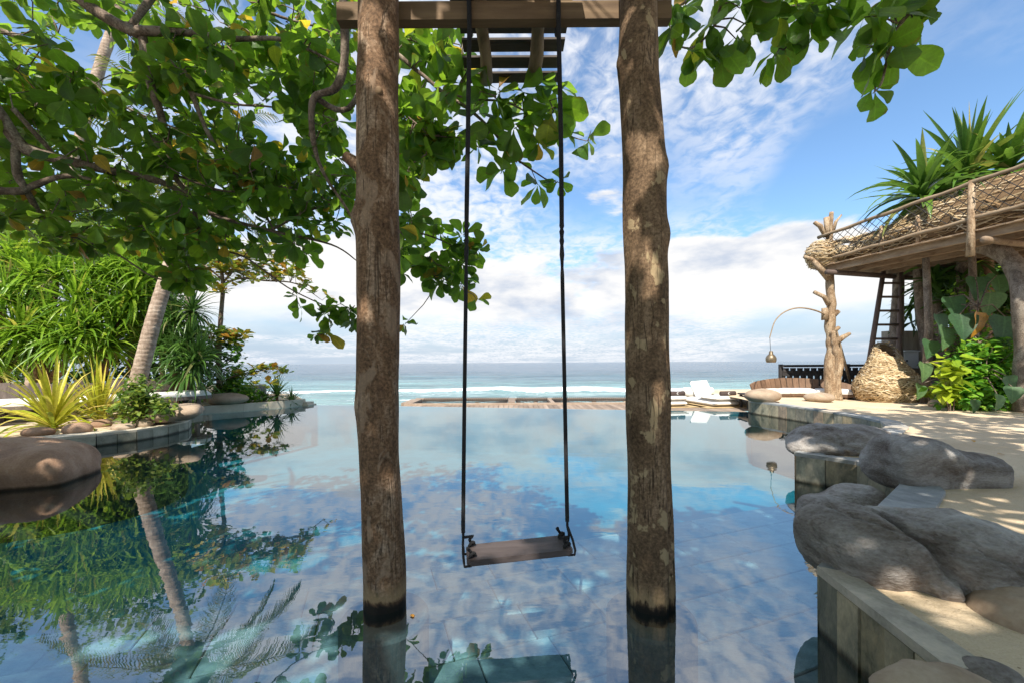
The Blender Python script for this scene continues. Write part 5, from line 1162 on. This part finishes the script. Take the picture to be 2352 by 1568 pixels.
# ================================================================ right: bench, table, fence
p = [G(1735, 913, SZ), G(1905, 916, SZ)]
arc_bench('curved_bench', 'curved brown plank bench with white cushion in front of the dark fence',
          [(6.55, 10.35), (7.0, 10.62), (7.6, 10.72), (8.2, 10.55), (8.7, 10.15)], SZ+.23, SZ, .52, (.06, 1.0), 'cushion', M['bench'], 3, lambda f: .24+.26*math.sin(math.pi*min(1, max(0, .06+.9*f)))**.55, .125, 0.0, rev=1)
c = P(1722, 912, 10.9); rt = root('side_table', (c.x, 10.9, DZ), 'small dark wooden side table at the seaward end of the brown plank bench', 'table')
zt_ = P(1722, 902, 10.9).z; b = MB(); b.box((c.x+.1, 10.9, zt_-.02), (.62, .45, .04)); b.build('table_top', M['fence'], rt)
for sx_ in (-.14, .34):
    for sy_ in (-.17, .17): b = MB(); b.box((c.x+sx_, 10.9+sy_, (zt_+DZ)/2-.02), (.055, .055, zt_-DZ-.04)); b.build('leg', M['fence'], rt)
b = MB(); b.beam((c.x-.14, 10.73, DZ+.2), (c.x+.34, 10.73, DZ+.2), .03, .05); b.build('stretcher', M['fence'], rt)
FY = 12.1; fx0 = P(1797, 860, FY).x; fx1 = P(2105, 860, FY).x; ft = P(1900, 839, FY).z
rt = root('fence', (fx0, FY, SZ), 'dark grey woven slat fence behind the brown plank bench', 'fence')
b = MB(); b.beam((fx0-.02, FY, ft), (fx1, FY, ft), .12, .07); b.build('top_rail', M['fence'], rt)
for z in (ft-.22, ft-.55): b = MB(); b.beam((fx0, FY+.0, z), (fx1, FY+.0, z), .02, .16); b.build('rail', M['fence'], rt)
x = fx0+.02; k = 0
while x < fx1:
    w = .105; b = MB(); o_ = .024*(1 if k % 2 else -1); n_ = 9; vs = []
    for i in range(n_): 
        z = SZ-.02+(ft-.04-SZ)*i/(n_-1); oy = FY+o_*math.cos(i*1.57+1.2)
        for dx in (0, w-.02):
            for dy in (-.006, .006): vs.append((x+dx, oy+dy, z))
    fs = []
    for i in range(n_-1):
        a = i*4; fs += [(a, a+2, a+6, a+4), (a+1, a+5, a+7, a+3), (a, a+4, a+5, a+1), (a+2, a+3, a+7, a+6)]
    b.add(vs, fs); b.build('slat', M['fence'], rt); x += w; k += 1
for x in (fx0, (fx0+fx1)/2, fx1): b = MB(); b.box((x, FY+.07, (SZ+ft)/2), (.09, .09, ft-SZ+.1)); b.build('post', M['fence'], rt)
b = MB(); a = G(1925, 912, SZ); b.beam((a.x, 10.9, SZ+.13), (a.x+1.6, 10.9, SZ+.13), .5, .26)
tag(b.build('low_daybed', M['bench_grey'], loc=(a.x+.8, 10.9, SZ)), 'low grey timber daybed base behind the ladder foot', 'daybed')
# ================================================================ driftwood post and lamp
PYD = 10.1
rt = root('driftwood_post', G(1912, 916, SZ), 'pale driftwood tree post with cut branch stubs carrying the treehouse corner', 'post')
tr_ = [(1910, 925, 14), (1909, 900, 12), (1907, 850, 12), (1911, 800, 11), (1906, 750, 9.5), (1910, 700, 8.5), (1906, 650, 8), (1908, 600, 7.5), (1905, 540, 6), (1910, 488, 4)]
b = MB(); s_ = [(P(q[0], q[1], PYD), q[2]/F*PYD) for q in spline(tr_, 6)]; b.tube([p for p, r in s_], [r for p, r in s_], 16, True, .14, 4)
s_ = [(P(q[0], q[1], PYD-.12), q[2]/F*PYD) for q in spline([(1926, 918, 8), (1924, 870, 8), (1926, 830, 9), (1918, 790, 7), (1912, 760, 5)], 6)]; b.tube([p for p, r in s_], [r for p, r in s_], 10, True, .2, 5)
b.build('trunk', M['drift'], rt, smooth=True)
for l in [[(1904, 640, 7), (1882, 615, 6), (1868, 598, 5)], [(1902, 655, 6), (1880, 628, 6), (1866, 602, 4)][:0] or [(1905, 600, 6), (1875, 600, 5), (1847, 590, 4)], [(1903, 700, 5), (1893, 682, 5), (1870, 671, 4)], [(1916, 790, 7), (1935, 775, 6), (1952, 766, 4)], [(1896, 545, 4), (1884, 520, 5), (1871, 511, 4)], [(1900, 545, 5), (1899, 500, 6)], [(1912, 535, 4), (1920, 510, 3), (1933, 494, 2)], [(1915, 725, 5), (1925, 715, 5)], [(1916, 760, 5), (1927, 752, 4)], [(1918, 852, 4), (1935, 838, 4)], [(1895, 735, 8), (1894, 708, 6)]]:
    pp = [(P(q[0], q[1], PYD-.05), q[2]/F*PYD) for q in l]; b = MB(); b.tube([p for p, r in pp], [r for p, r in pp], 8, True, .12, l[0][0]); b.build('branch', M['drift'], rt, smooth=True)
a = P(1920, 760, PYD+.1); c = G(1964, 905, SZ); c.y = 11.2; c.x = (1962-1176)/F*11.2; b = MB(); b.tube([a, (c.x, c.y, SZ-.05)], .035, 8); 
tag(b.build('prop_pole', M['pole'], loc=(c.x, c.y, SZ), smooth=True), 'thin pole propped diagonally against the driftwood post', 'pole')
rt = root('pendant_lamp', P(1895, 722, PYD-.08), 'bronze bottle-shaped pendant lamp hanging from an arched cane on the driftwood post', 'lamp')
b = MB(); pp = [P(q[0], q[1], q[2]) for q in spline([(1903, 740, PYD), (1893, 722, PYD-.1), (1860, 710, PYD-.2), (1828, 708, PYD-.3), (1800, 718, PYD-.35), (1780, 738, PYD-.4), (1770, 768, PYD-.4), (1768, 776, PYD-.4)], 6)]; b.tube(pp, [.022-.012*k/len(pp) for k in range(len(pp))], 8); b.build('arm', M['bamboo'], rt, smooth=True)
b = MB(); b.tube([P(1768, 774, PYD-.4), P(1770, 806, PYD-.4)], .006, 6); b.build('cord', M['black'], rt)
c = P(1771, 832, PYD-.4); b = MB(); s = 1/F*(PYD-.4); b.tube([c+Vector((0, 0, z*s)) for z in (0, .5, 5, 10, 15, 18.5, 20, 25, 26.5, 27)], [r*s for r in (8.5, 9.2, 10.8, 10.9, 8.8, 5.6, 4.2, 3.9, 3.2, .5)], 24); b.build('shade', M['bronze'], rt, smooth=True)
# ================================================================ treehouse platform
E0 = Vector((7.93, 10.1, 0)); E1 = Vector((8.82, 6.86, 0)); e = (E1-E0).normalized(); nn = Vector((-e.y, e.x, 0)); TZ = 3.62; TL = 6.2; TWD = 3.3
def TP(s, o_, z): q = E0+e*s+nn*o_; return Vector((q.x, q.y, z))
rt = root('treehouse_platform', TP(0, 0, TZ), 'timber treehouse platform with bamboo rails and joists above the ladder', 'platform')
for k in range(6):
    b = MB(); b.beam(TP(-.1, .06+k*.62, TZ-.07), TP(TL, .06+k*.62, TZ-.07), .07, .14); b.build('joist', M['platform'], rt)
for s_0, h in ((.25, .12), (2.95, .14), (5.6, .14)):
    b = MB(); b.tube([TP(s_0, -.25 if s_0 < 1 else -.15, TZ-.20), TP(s_0, TWD, TZ-.20)], .06, 10); b.build('beam', M['ladder' if s_0 < 1 else 'platform'], rt, smooth=True)
s_0 = -.15; k = 0
while s_0 < TL:
    w = .115; b = MB(); o0 = -.10+R.uniform(-.03, .03); b.beam(TP(s_0+w/2, o0, TZ+.014), TP(s_0+w/2, TWD, TZ+.014), w-.008, .026); b.build('floor_board', M['platform'], rt); s_0 += w
def rail_z(s, up): return (TZ+.15+.035*s) if not up else (TZ+.76+.055*s)
for up in (0, 1):
    n_ = 26; pts = [TP(-.1+s*(TL+.1)/n_, -.06, rail_z(s*TL/n_, up)+.012*math.sin(s*1.7)) for s in range(n_+1)]
    b = MB(); b.tube(pts, [.036+(.007 if k % 3 == 0 else 0) for k in range(n_+1)], 10); b.build('rail', M['bamboo'], rt, smooth=True)
for s_0, r_ in ((2.75, .062), (5.6, .06)):
    b = MB(); b.tube([TP(s_0, -.11, TZ-.45), TP(s_0, -.09, TZ+.1), TP(s_0, -.05, rail_z(s_0, 1)+.05)], [r_, r_, r_*.85], 12, True, .1, 3); b.build('rail_post', M['drift'], rt, smooth=True)
for s_0, h in ((1.25, .62), (1.9, .62)):
    b = MB(); b.tube([TP(s_0, .02, TZ), TP(s_0, .02, TZ+h)], .04, 8, True, .1, 2); b.build('rail_post', M['drift'], rt, smooth=True)
b = MB(); b.tube([TP(1.25, .02, TZ+.42), TP(1.9, .02, TZ+.42)], .03, 8); b.build('rail', M['bamboo'], rt, smooth=True)
b = MB(); b.tube([TP(.05, .0, TZ+.62), TP(.1, 1.3, TZ+.70)], .035, 8); b.build('rail', M['bamboo'], rt, smooth=True)
b = MB(); H = .62; sp_ = .17; k = -4                       # diamond net
while k*sp_ < TL:
    for sg in (1, -1):
        a0 = k*sp_ if sg > 0 else k*sp_+H*.9; a1 = k*sp_+H*.9 if sg > 0 else k*sp_
        q = []
        for t in (0, .25, .5, .75, 1):
            s0 = a0+(a1-a0)*t
            if 0 <= s0 <= TL: q.append(TP(s0, -.06-.05*math.sin(t*3.14), rail_z(s0, 0)+(rail_z(s0, 1)-rail_z(s0, 0))*t))
        if len(q) > 1: b.tube(q, .0075, 4, False)
    k += 1
b.build('net', M['net'], rt, kind='stuff')
# ---- woven strips over a surface
def weave(fn, n, L, w, rr, jitter, lift=.03, fl=None, skip=None, along=(1, 0)):
    b = MB(); eps = 1e-3
    for _ in range(n):
        s = rr.random(); t = rr.random()
        if skip and skip(s, t): continue
        p = fn(s, t); du = (fn(min(1, s+eps), t)-fn(max(0, s-eps), t)); dv = (fn(s, min(1, t+eps))-fn(s, max(0, t-eps)))
        if du.length < 1e-7 or dv.length < 1e-7: continue
        nm = du.cross(dv).normalized()*(fl or 1); du.normalize(); dv = nm.cross(du); a = rr.gauss(0, jitter); a0 = math.atan2(along[1], along[0])+a
        d = du*math.cos(a0)+dv*math.sin(a0); sd = nm.cross(d); l = L*rr.uniform(.6, 1.4); h = rr.uniform(.004, lift); ww = w*rr.uniform(.6, 1.3)
        pts = [p-d*l/2+nm*h*.2, p-d*l/6+nm*(h+.3*lift), p+d*l/6+nm*(h+.3*lift), p+d*l/2+nm*(h*.2+rr.uniform(0, lift*.8))]; o_ = len(b.v); tw = rr.uniform(-.5, .5)
        for q in pts: x = (sd*math.cos(tw)+nm*math.sin(tw))*ww/2; b.v.append(tuple(q-x)); b.v.append(tuple(q+x))
        for i in range(3): b.f.append((o_+2*i, o_+2*i+1, o_+2*i+3, o_+2*i+2))
    return b
def surf(fn, nu, nv, skip=None):
    b = MB(); b.v = [tuple(fn(i/nu, j/nv)) for i in range(nu+1) for j in range(nv+1)]
    for i in range(nu):
        for j in range(nv):
            if skip and skip((i+.5)/nu, (j+.5)/nv): continue
            a = i*(nv+1)+j; b.f.append((a, a+nv+1, a+nv+2, a+1))
    return b
RW = random.Random(17)
hoodp = spline([(-.05, 2.2, .62, .3), (-.22, 1.3, .62, .3), (-.34, .55, .66, .25), (-.30, -.02, .66, .12), (.0, -.12, .60, -.02), (.35, .14, .56, -.05), (.9, .30, .66, .2), (1.5, .34, .92, .35), (2.2, .36, 1.12, .5), (3.2, .36, 1.14, .55), (4.4, .36, 1.16, .6), (6.1, .36, 1.2, .6)], 8)
def hood(s, t):
    x = s*(len(hoodp)-1); i = min(int(x), len(hoodp)-2); f = x-i; q = hoodp[i]*(1-f)+hoodp[i+1]*f
    ou = math.sin(t*math.pi)*.20; curl = q[3]*t*t
    return TP(q[0], q[1]-ou+curl, TZ+.03+q[2]*t)
hs = lambda s, t: (s-.475)**2/.0010+(t-.60)**2/.045 < 1
rt = root('woven_nest', TP(1.5, .3, TZ), 'thatched straw nest wall curling round the treehouse platform behind its net', 'nest')
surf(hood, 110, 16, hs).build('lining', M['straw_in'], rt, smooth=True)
weave(hood, 9500, .24, .015, RW, .15, .022, -1, hs).build('straw', M['straw_grey'], rt, kind='stuff')
hn = lambda s, t: hood(.02+s*.42, t)
weave(hn, 2600, .22, .018, RW, .22, .03, -1).build('straw_roll', M['straw'], rt, kind='stuff')
weave(hood, 900, .3, .018, RW, .4, .03, 1, hs).build('inner_straw', M['straw'], rt, kind='stuff')
# ================================================================ ladder
rt = root('ladder', G(1985, 918, SZ), 'dark wooden ladder leaning up to the treehouse platform', 'ladder')
LA = [G(1983, 918, SZ-.03), P(2033, 600, 10.35)]; LB = [G(2035, 915, SZ-.03), P(2071, 600, 10.35)]; LB[0].y = LA[0].y
for q in (LA, LB): b = MB(); b.tube([q[0], q[0].lerp(q[1], .5), q[1]+(q[1]-q[0])*.02], [.065, .055, .05], 10, True, .05, 3); b.build('side_rail', M['ladder'], rt, smooth=True)
for k in range(9): f = .13+k*.101; b = MB(); b.tube([LA[0].lerp(LA[1], f), LB[0].lerp(LB[1], f)], .03, 8); b.build('rung', M['ladder'], rt, smooth=True)
# ================================================================ woven basket pod
BP = spline([(2052, 926, 60, 0), (2050, 912, 66, 0), (2047, 895, 70, 0), (2043, 878, 66, 0), (2037, 862, 52, 0), (2034, 846, 41, 0), (2034, 830, 31, 0), (2036, 818, 25, 0), (2037, 810, 22, 0), (2038, 806, 19, 0), (2038, 812, 15, 0), (2040, 840, 14, 0)], 5)
def pod(s, t):
    x = t*(len(BP)-1); i = min(int(x), len(BP)-2); f = x-i; q = BP[i]*(1-f)+BP[i+1]*f; a = s*2*math.pi; c = P(q[0], q[1], 9.6); r = q[2]/F*9.6
    k = min(1, t*2); r2 = r*(1+.05*noise.noise((math.cos(a)*1.5, math.sin(a)*1.5, t*4)))
    right = max(0, math.cos(a))**2*max(0, 1-t*1.9)*.10*min(1, t*6+.3)
    return Vector((c.x+math.cos(a)*(r2+right), 9.6+math.sin(a)*r2*.85, c.z+.17*math.sin(a)*max(0, min(1, (t-.5)*4))))
rt = root('woven_pod', G(2050, 926, SZ), 'bottle-necked woven straw pod standing on the sand at the ladder foot', 'pod')
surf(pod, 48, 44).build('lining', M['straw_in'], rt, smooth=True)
weave(lambda s, t: pod(s, t*.78), 4600, .20, .019, RW, .55, .035, 1).build('straw', M['straw'], rt, kind='stuff')
weave(lambda s, t: pod(s, .7+t*.14), 300, .14, .016, RW, .4, .03, 1).build('rim_straw', M['straw_grey'], rt, kind='stuff')
# ================================================================ wall and meter box
wy = 10.75; a = P(2040, 760, wy); c = P(2420, 757, wy); b = MB(); b.box(((a.x+c.x)/2, wy+.1, (a.z+SZ)/2-.1), (c.x-a.x, .2, a.z-SZ+.2))
tag(b.build('garden_wall', M['wall'], loc=((a.x+c.x)/2, wy, SZ)), 'rough beige plaster wall behind the white metal box', 'wall')
c = P(2086, 826, wy-.15); rt = root('meter_box', (c.x, wy-.12, c.z-.23), 'white metal meter box fixed to the rough plaster wall', 'box')
b = MB(); b.box((c.x, wy-.12, c.z), (.36, .24, .44), rad(-8)); b.build('case', M['white_box'], rt)
b = MB(); b.box((c.x-.03, wy-.245, c.z-.01), (.29, .012, .40), rad(-8)); b.build('door', M['white_box'], rt)
b = MB(); b.add([(c.x-.22, wy-.29, c.z+.215), (c.x+.21, wy-.33, c.z+.215), (c.x+.23, wy+.0, c.z+.25), (c.x-.2, wy+.02, c.z+.25), (c.x-.22, wy-.29, c.z+.235), (c.x+.21, wy-.33, c.z+.235), (c.x+.23, wy+.0, c.z+.27), (c.x-.2, wy+.02, c.z+.27)], [(3, 2, 1, 0), (4, 5, 6, 7), (0, 1, 5, 4), (1, 2, 6, 5), (2, 3, 7, 6), (3, 0, 4, 7)]); b.build('lid', M['white_box'], rt)
b = MB(); b.box((c.x-.13, wy-.25, c.z-.02), (.03, .02, .04)); b.build('lock', M['black'], rt)
# ================================================================ thicket, right
RJ = random.Random(23)
def slim_tree(pxs, Y, lab, crown, seed, mat='grey_bark', tm='jungle'):
    pp = [(P(q[0], q[1], Y+(q[3] if len(q) > 3 else 0)), q[2]/F*Y) for q in pxs]; g = pp[0][0].copy(); g.z = SZ
    rt = root('slender_tree', g, lab, 'tree', 'slender trees under the treehouse'); sp2 = spline([(p.x, p.y, p.z, r) for p, r in pp], 6)
    b = MB(); b.tube([Vector((g.x, g.y, SZ-.1))]+[Vector(q[:3]) for q in sp2], [pp[0][1]*1.15]+[q[3] for q in sp2], 10, True, .12, seed); b.build('trunk', M[mat], rt, smooth=True)
    if crown:
        ms = []
        for (x, y, Y2, n_, L_) in crown:
            p = P(x, y, Y2)
            for mm in rosette(p, (RJ.uniform(-.4, .4), RJ.uniform(-.6, .2), .5), n_, L_, RJ, (30, 110), .5): ms.append((0, mm, (Y2, L_)))
        split_leaves(ms, [LANCE], M[tm], rt, 280)
    return rt
slim_tree([(2060, 900, 13), (2058, 800, 12), (2062, 700, 11), (2065, 600, 9)], 10.4, 'straight grey trunk against the plaster wall next to the ladder', [(2100, 700, 10.3, 20, .6), (2095, 740, 10.3, 16, .5), (2112, 660, 10.3, 18, .6)], 1)
slim_tree([(2140, 900, 13), (2128, 800, 11), (2115, 700, 10), (2108, 610, 9)], 9.9, 'leaning grey trunk with dark strappy tufts to the right of the meter box', [(2150, 640, 9.6, 22, .7), (2170, 690, 9.6, 20, .7), (2130, 610, 9.8, 20, .7), (2190, 620, 9.6, 20, .7)], 2)
slim_tree([(2158, 880, 13), (2170, 800, 12), (2155, 740, 11), (2150, 690, 9)], 9.7, 'short grey trunk forking beside the leaning one', None, 3)
slim_tree([(2225, 900, 14), (2222, 760, 13), (2218, 680, 13), (2210, 590, 11)], 9.3, 'vine-wrapped trunk standing in the middle of the thicket', [(2230, 640, 9, 16, .6), (2250, 600, 9, 16, .6)], 4)
slim_tree([(2262, 900, 16), (2256, 740, 15), (2262, 650, 14), (2262, 570, 13)], 9.1, 'thick pale trunk rising through the thicket to the platform', None, 5, 'pandan_trunk')
# tree with bowed limb at the right edge
g = G(2352, 942, SZ); rt = root('bowed_tree', g, 'thick grey trunk whose bowed limb props the treehouse platform', 'tree')
b = MB(); Yt = 7.25; q = [(2362, 948, 24), (2358, 850, 20), (2356, 750, 19), (2352, 680, 19), (2330, 610, 18), (2285, 572, 17), (2230, 562, 17), (2183, 560, 15)]
sp2 = spline([tuple(P(x, y, Yt+ .28*max(0, i-3)))+(r/F*Yt,) for i, (x, y, r) in enumerate(q)], 6); b.tube([Vector(v[:3]) for v in sp2], [v[3] for v in sp2], 14, True, .14, 6); b.build('trunk', M['grey_bark'], rt, smooth=True)
# leafy masses
def bush(name, label, cat, blobs, n, tpls, L, mat, seed, shell=.45):
    rr = random.Random(seed); c0 = P(*blobs[0][0]); rt = root(name, Vector((c0.x, c0.y, SZ)), label, cat); pts = []
    for i, (c, r, k) in enumerate(blobs): pts += blob(P(*c), r, int(n*k), rr, shell, .5, seed+i)
    pts = [p for p in pts if p.z > SZ+.03]; b = MB()
    for p in pts[::22]: b.tube([(c0.x+(p.x-c0.x)*.3, c0.y+(p.y-c0.y)*.3, SZ), p.lerp(Vector((c0.x, c0.y, p.z*.6)), .4), p], [.012, .009, .004], 4, False)
    b.build('stems', M['branch'], rt, kind='stuff'); leafy(rt, pts, tpls, L, M[mat], rr, cap=290); return rt
bush('leafy_bush', 'bright green small-leaved climbing bush at the edge of the sand', 'bush', [((2245, 850, 7.9), (.50, .40, .60), 1), ((2215, 905, 7.7), (.5, .35, .32), .6), ((2290, 890, 7.6), (.32, .3, .42), .4), ((2290, 815, 7.9), (.36, .35, .36), .4)], 900, OVATE, .15, 'vine', 71)
bush('lime_creeper', 'lime yellow broad-leaved creeper on the flank of the bright green bush', 'creeper', [((2183, 850, 7.5), (.20, .15, .30), 1), ((2180, 900, 7.5), (.14, .12, .16), .5)], 60, OVATE, .24, 'lime', 73, .3)
bush('lime_seedling', 'small lime green seedling beside the woven pod', 'plant', [((2135, 905, 8.6), (.18, .15, .12), 1)], 16, OVATE, .22, 'lime', 75, .2)
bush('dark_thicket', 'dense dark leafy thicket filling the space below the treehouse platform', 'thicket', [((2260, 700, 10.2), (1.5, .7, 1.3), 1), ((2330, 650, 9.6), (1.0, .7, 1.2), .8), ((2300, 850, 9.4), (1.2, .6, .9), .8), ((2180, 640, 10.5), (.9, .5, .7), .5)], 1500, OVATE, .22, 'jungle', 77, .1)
bush('sunny_foliage', 'bright lime foliage glowing behind the bowed trunk', 'bush', [((2315, 640, 10.8), (.8, .5, 1.0), 1), ((2340, 560, 11), (1, .5, .8), .6)], 420, OVATE, .28, 'lime', 79)
bush('trailing_vine', 'fine-leaved trailing vine hanging on the trunks in the thicket', 'vine', [((2210, 760, 8.9), (.45, .3, .9), 1), ((2240, 690, 9.0), (.35, .25, .7), .5)], 620, OVATE, .10, 'vine', 81)
# heart-leaved climber with large single leaves
g = gd(2250, 940, 7.9, SZ); rt = root('heart_leaf_climber', g, 'climber with large drooping heart-shaped leaves, one amber, on the shaded trunks', 'climber')
hm = tpl_mesh('leaf', HEART, M['heart']); ha = tpl_mesh('leaf', HEART, M['amber']); sk = [g+Vector((0, 0, z)) for z in (-.1, .6, 1.3, 2.0)]
b = MB(); b.tube([sk[0], sk[1]+Vector((-.15, .1, 0)), sk[2]+Vector((.1, .2, 0)), sk[3]+Vector((-.1, .3, 0))], [.05, .045, .04, .03], 8, True, .15, 2)
for i, (x, y, Y, L_, am) in enumerate([(2245, 735, 7.9, .52, 1), (2308, 745, 7.8, .62, 0), (2205, 740, 8.0, .55, 0), (2180, 700, 8.2, .5, 0), (2170, 770, 8.2, .5, 0), (2275, 690, 8.0, .5, 0), (2135, 800, 8.4, .42, 0), (2120, 850, 8.4, .42, 0), (2155, 860, 8.3, .4, 0), (2240, 655, 8.2, .5, 0), (2215, 790, 8.1, .45, 0), (2290, 650, 8.2, .5, 0), (2312, 880, 7.1, .32, 0), (2290, 922, 7.0, .32, 0), (2325, 905, 7.0, .3, 0), (2168, 800, 8.3, .22, 1), (2335, 780, 7.8, .5, 0), (2150, 740, 8.4, .5, 0), (2112, 900, 8.5, .35, 0), (2235, 935, 7.2, .25, 0)]):
    p = P(x, y-18, Y); d = Vector((RJ.uniform(-.5, .4), RJ.uniform(-.6, -.1), -1.2)); mm = frame(d, (RJ.uniform(-.5, .5), -1, .5), p, L_)
    o = bpy.data.objects.new('leaf', ha if am else hm); COL.objects.link(o); o.parent = rt; o.matrix_basis = Matrix.Translation(-g) @ mm; ORG[o.name] = g
    if am: o['label'] = 'amber yellow heart-shaped leaf'
    q = min(sk, key=lambda s: (s-p).length); b.tube([q, q.lerp(p, .5)+Vector((0, 0, .15)), p], [.014, .011, .008], 5, False)
b.build('stem', M['branch'], rt, smooth=True)
# strap-leaved dracaenas growing above the platform
for i, (x, y, Y, n_, L_, lab, el) in enumerate([(2225, 425, 8.7, 84, 1.7, 'tall dracaena with upright glossy leaves rising above the nest', (-25, 82)), (2120, 462, 8.8, 74, 1.4, 'spreading dracaena whose leaves droop over the bamboo rail', (-15, 70)), (2320, 405, 8.3, 64, 1.25, 'dracaena with browned drooping leaf tips at the far end of the rail', (-10, 70))]):
    c = P(x, y, Y); rt = root('dracaena', Vector((c.x, c.y, SZ)), lab, 'plant', 'dracaenas above the treehouse'); rr = random.Random(90+i)
    b = MB(); b.tube([Vector((c.x+.1, c.y+.1, SZ-.1)), Vector((c.x+.12, c.y, 2)), c], [.08, .07, .05], 8, True, .1, i); b.build('stem', M['grey_bark'], rt, smooth=True)
    for k in range(n_):
        a = k*2.399+rr.uniform(-.3, .3); ee = rad(el[0]+(el[1]-el[0])*((k+.5)/n_)+rr.uniform(-10, 10)); d = (math.cos(a)*math.cos(ee), math.sin(a)*math.cos(ee), math.sin(ee))
        b = MB(); b.strap(c+Vector((0, 0, .25*k/n_)), d, L_*rr.uniform(.6, 1.1), .15*rr.uniform(.75, 1.1), rr.uniform(.3, 2.4)*(1.15-.75*k/n_), 7, .35, rr.uniform(-.5, .5), .02, .35); b.build('leaf', M['dracaena'], rt, smooth=True)
# a few fallen leaves on the water
ml = tpl_mesh('fallen_leaf', OVATE[0], M['amber'])
for i, (x, y) in enumerate([(941, 1412), (949, 1416), (2235, 1010), (2290, 1040)]):
    p = G(x, y, .004 if i < 2 else SZ+.03); o = bpy.data.objects.new('fallen_leaf', ml); COL.objects.link(o); o.matrix_basis = frame((math.cos(i*2), math.sin(i*2), 0), (0, 0, 1), p, .03 if i < 2 else .06)
    tag(o, ('tiny dry leaf floating right against the bark-peeling post', 'tiny dry leaf floating a little off the bark-peeling post', 'tiny dry leaf on the sand between curved wall and sloping boulder', 'tiny dry leaf on the sand behind the sloping boulder')[i], 'leaf', 'fallen leaves')
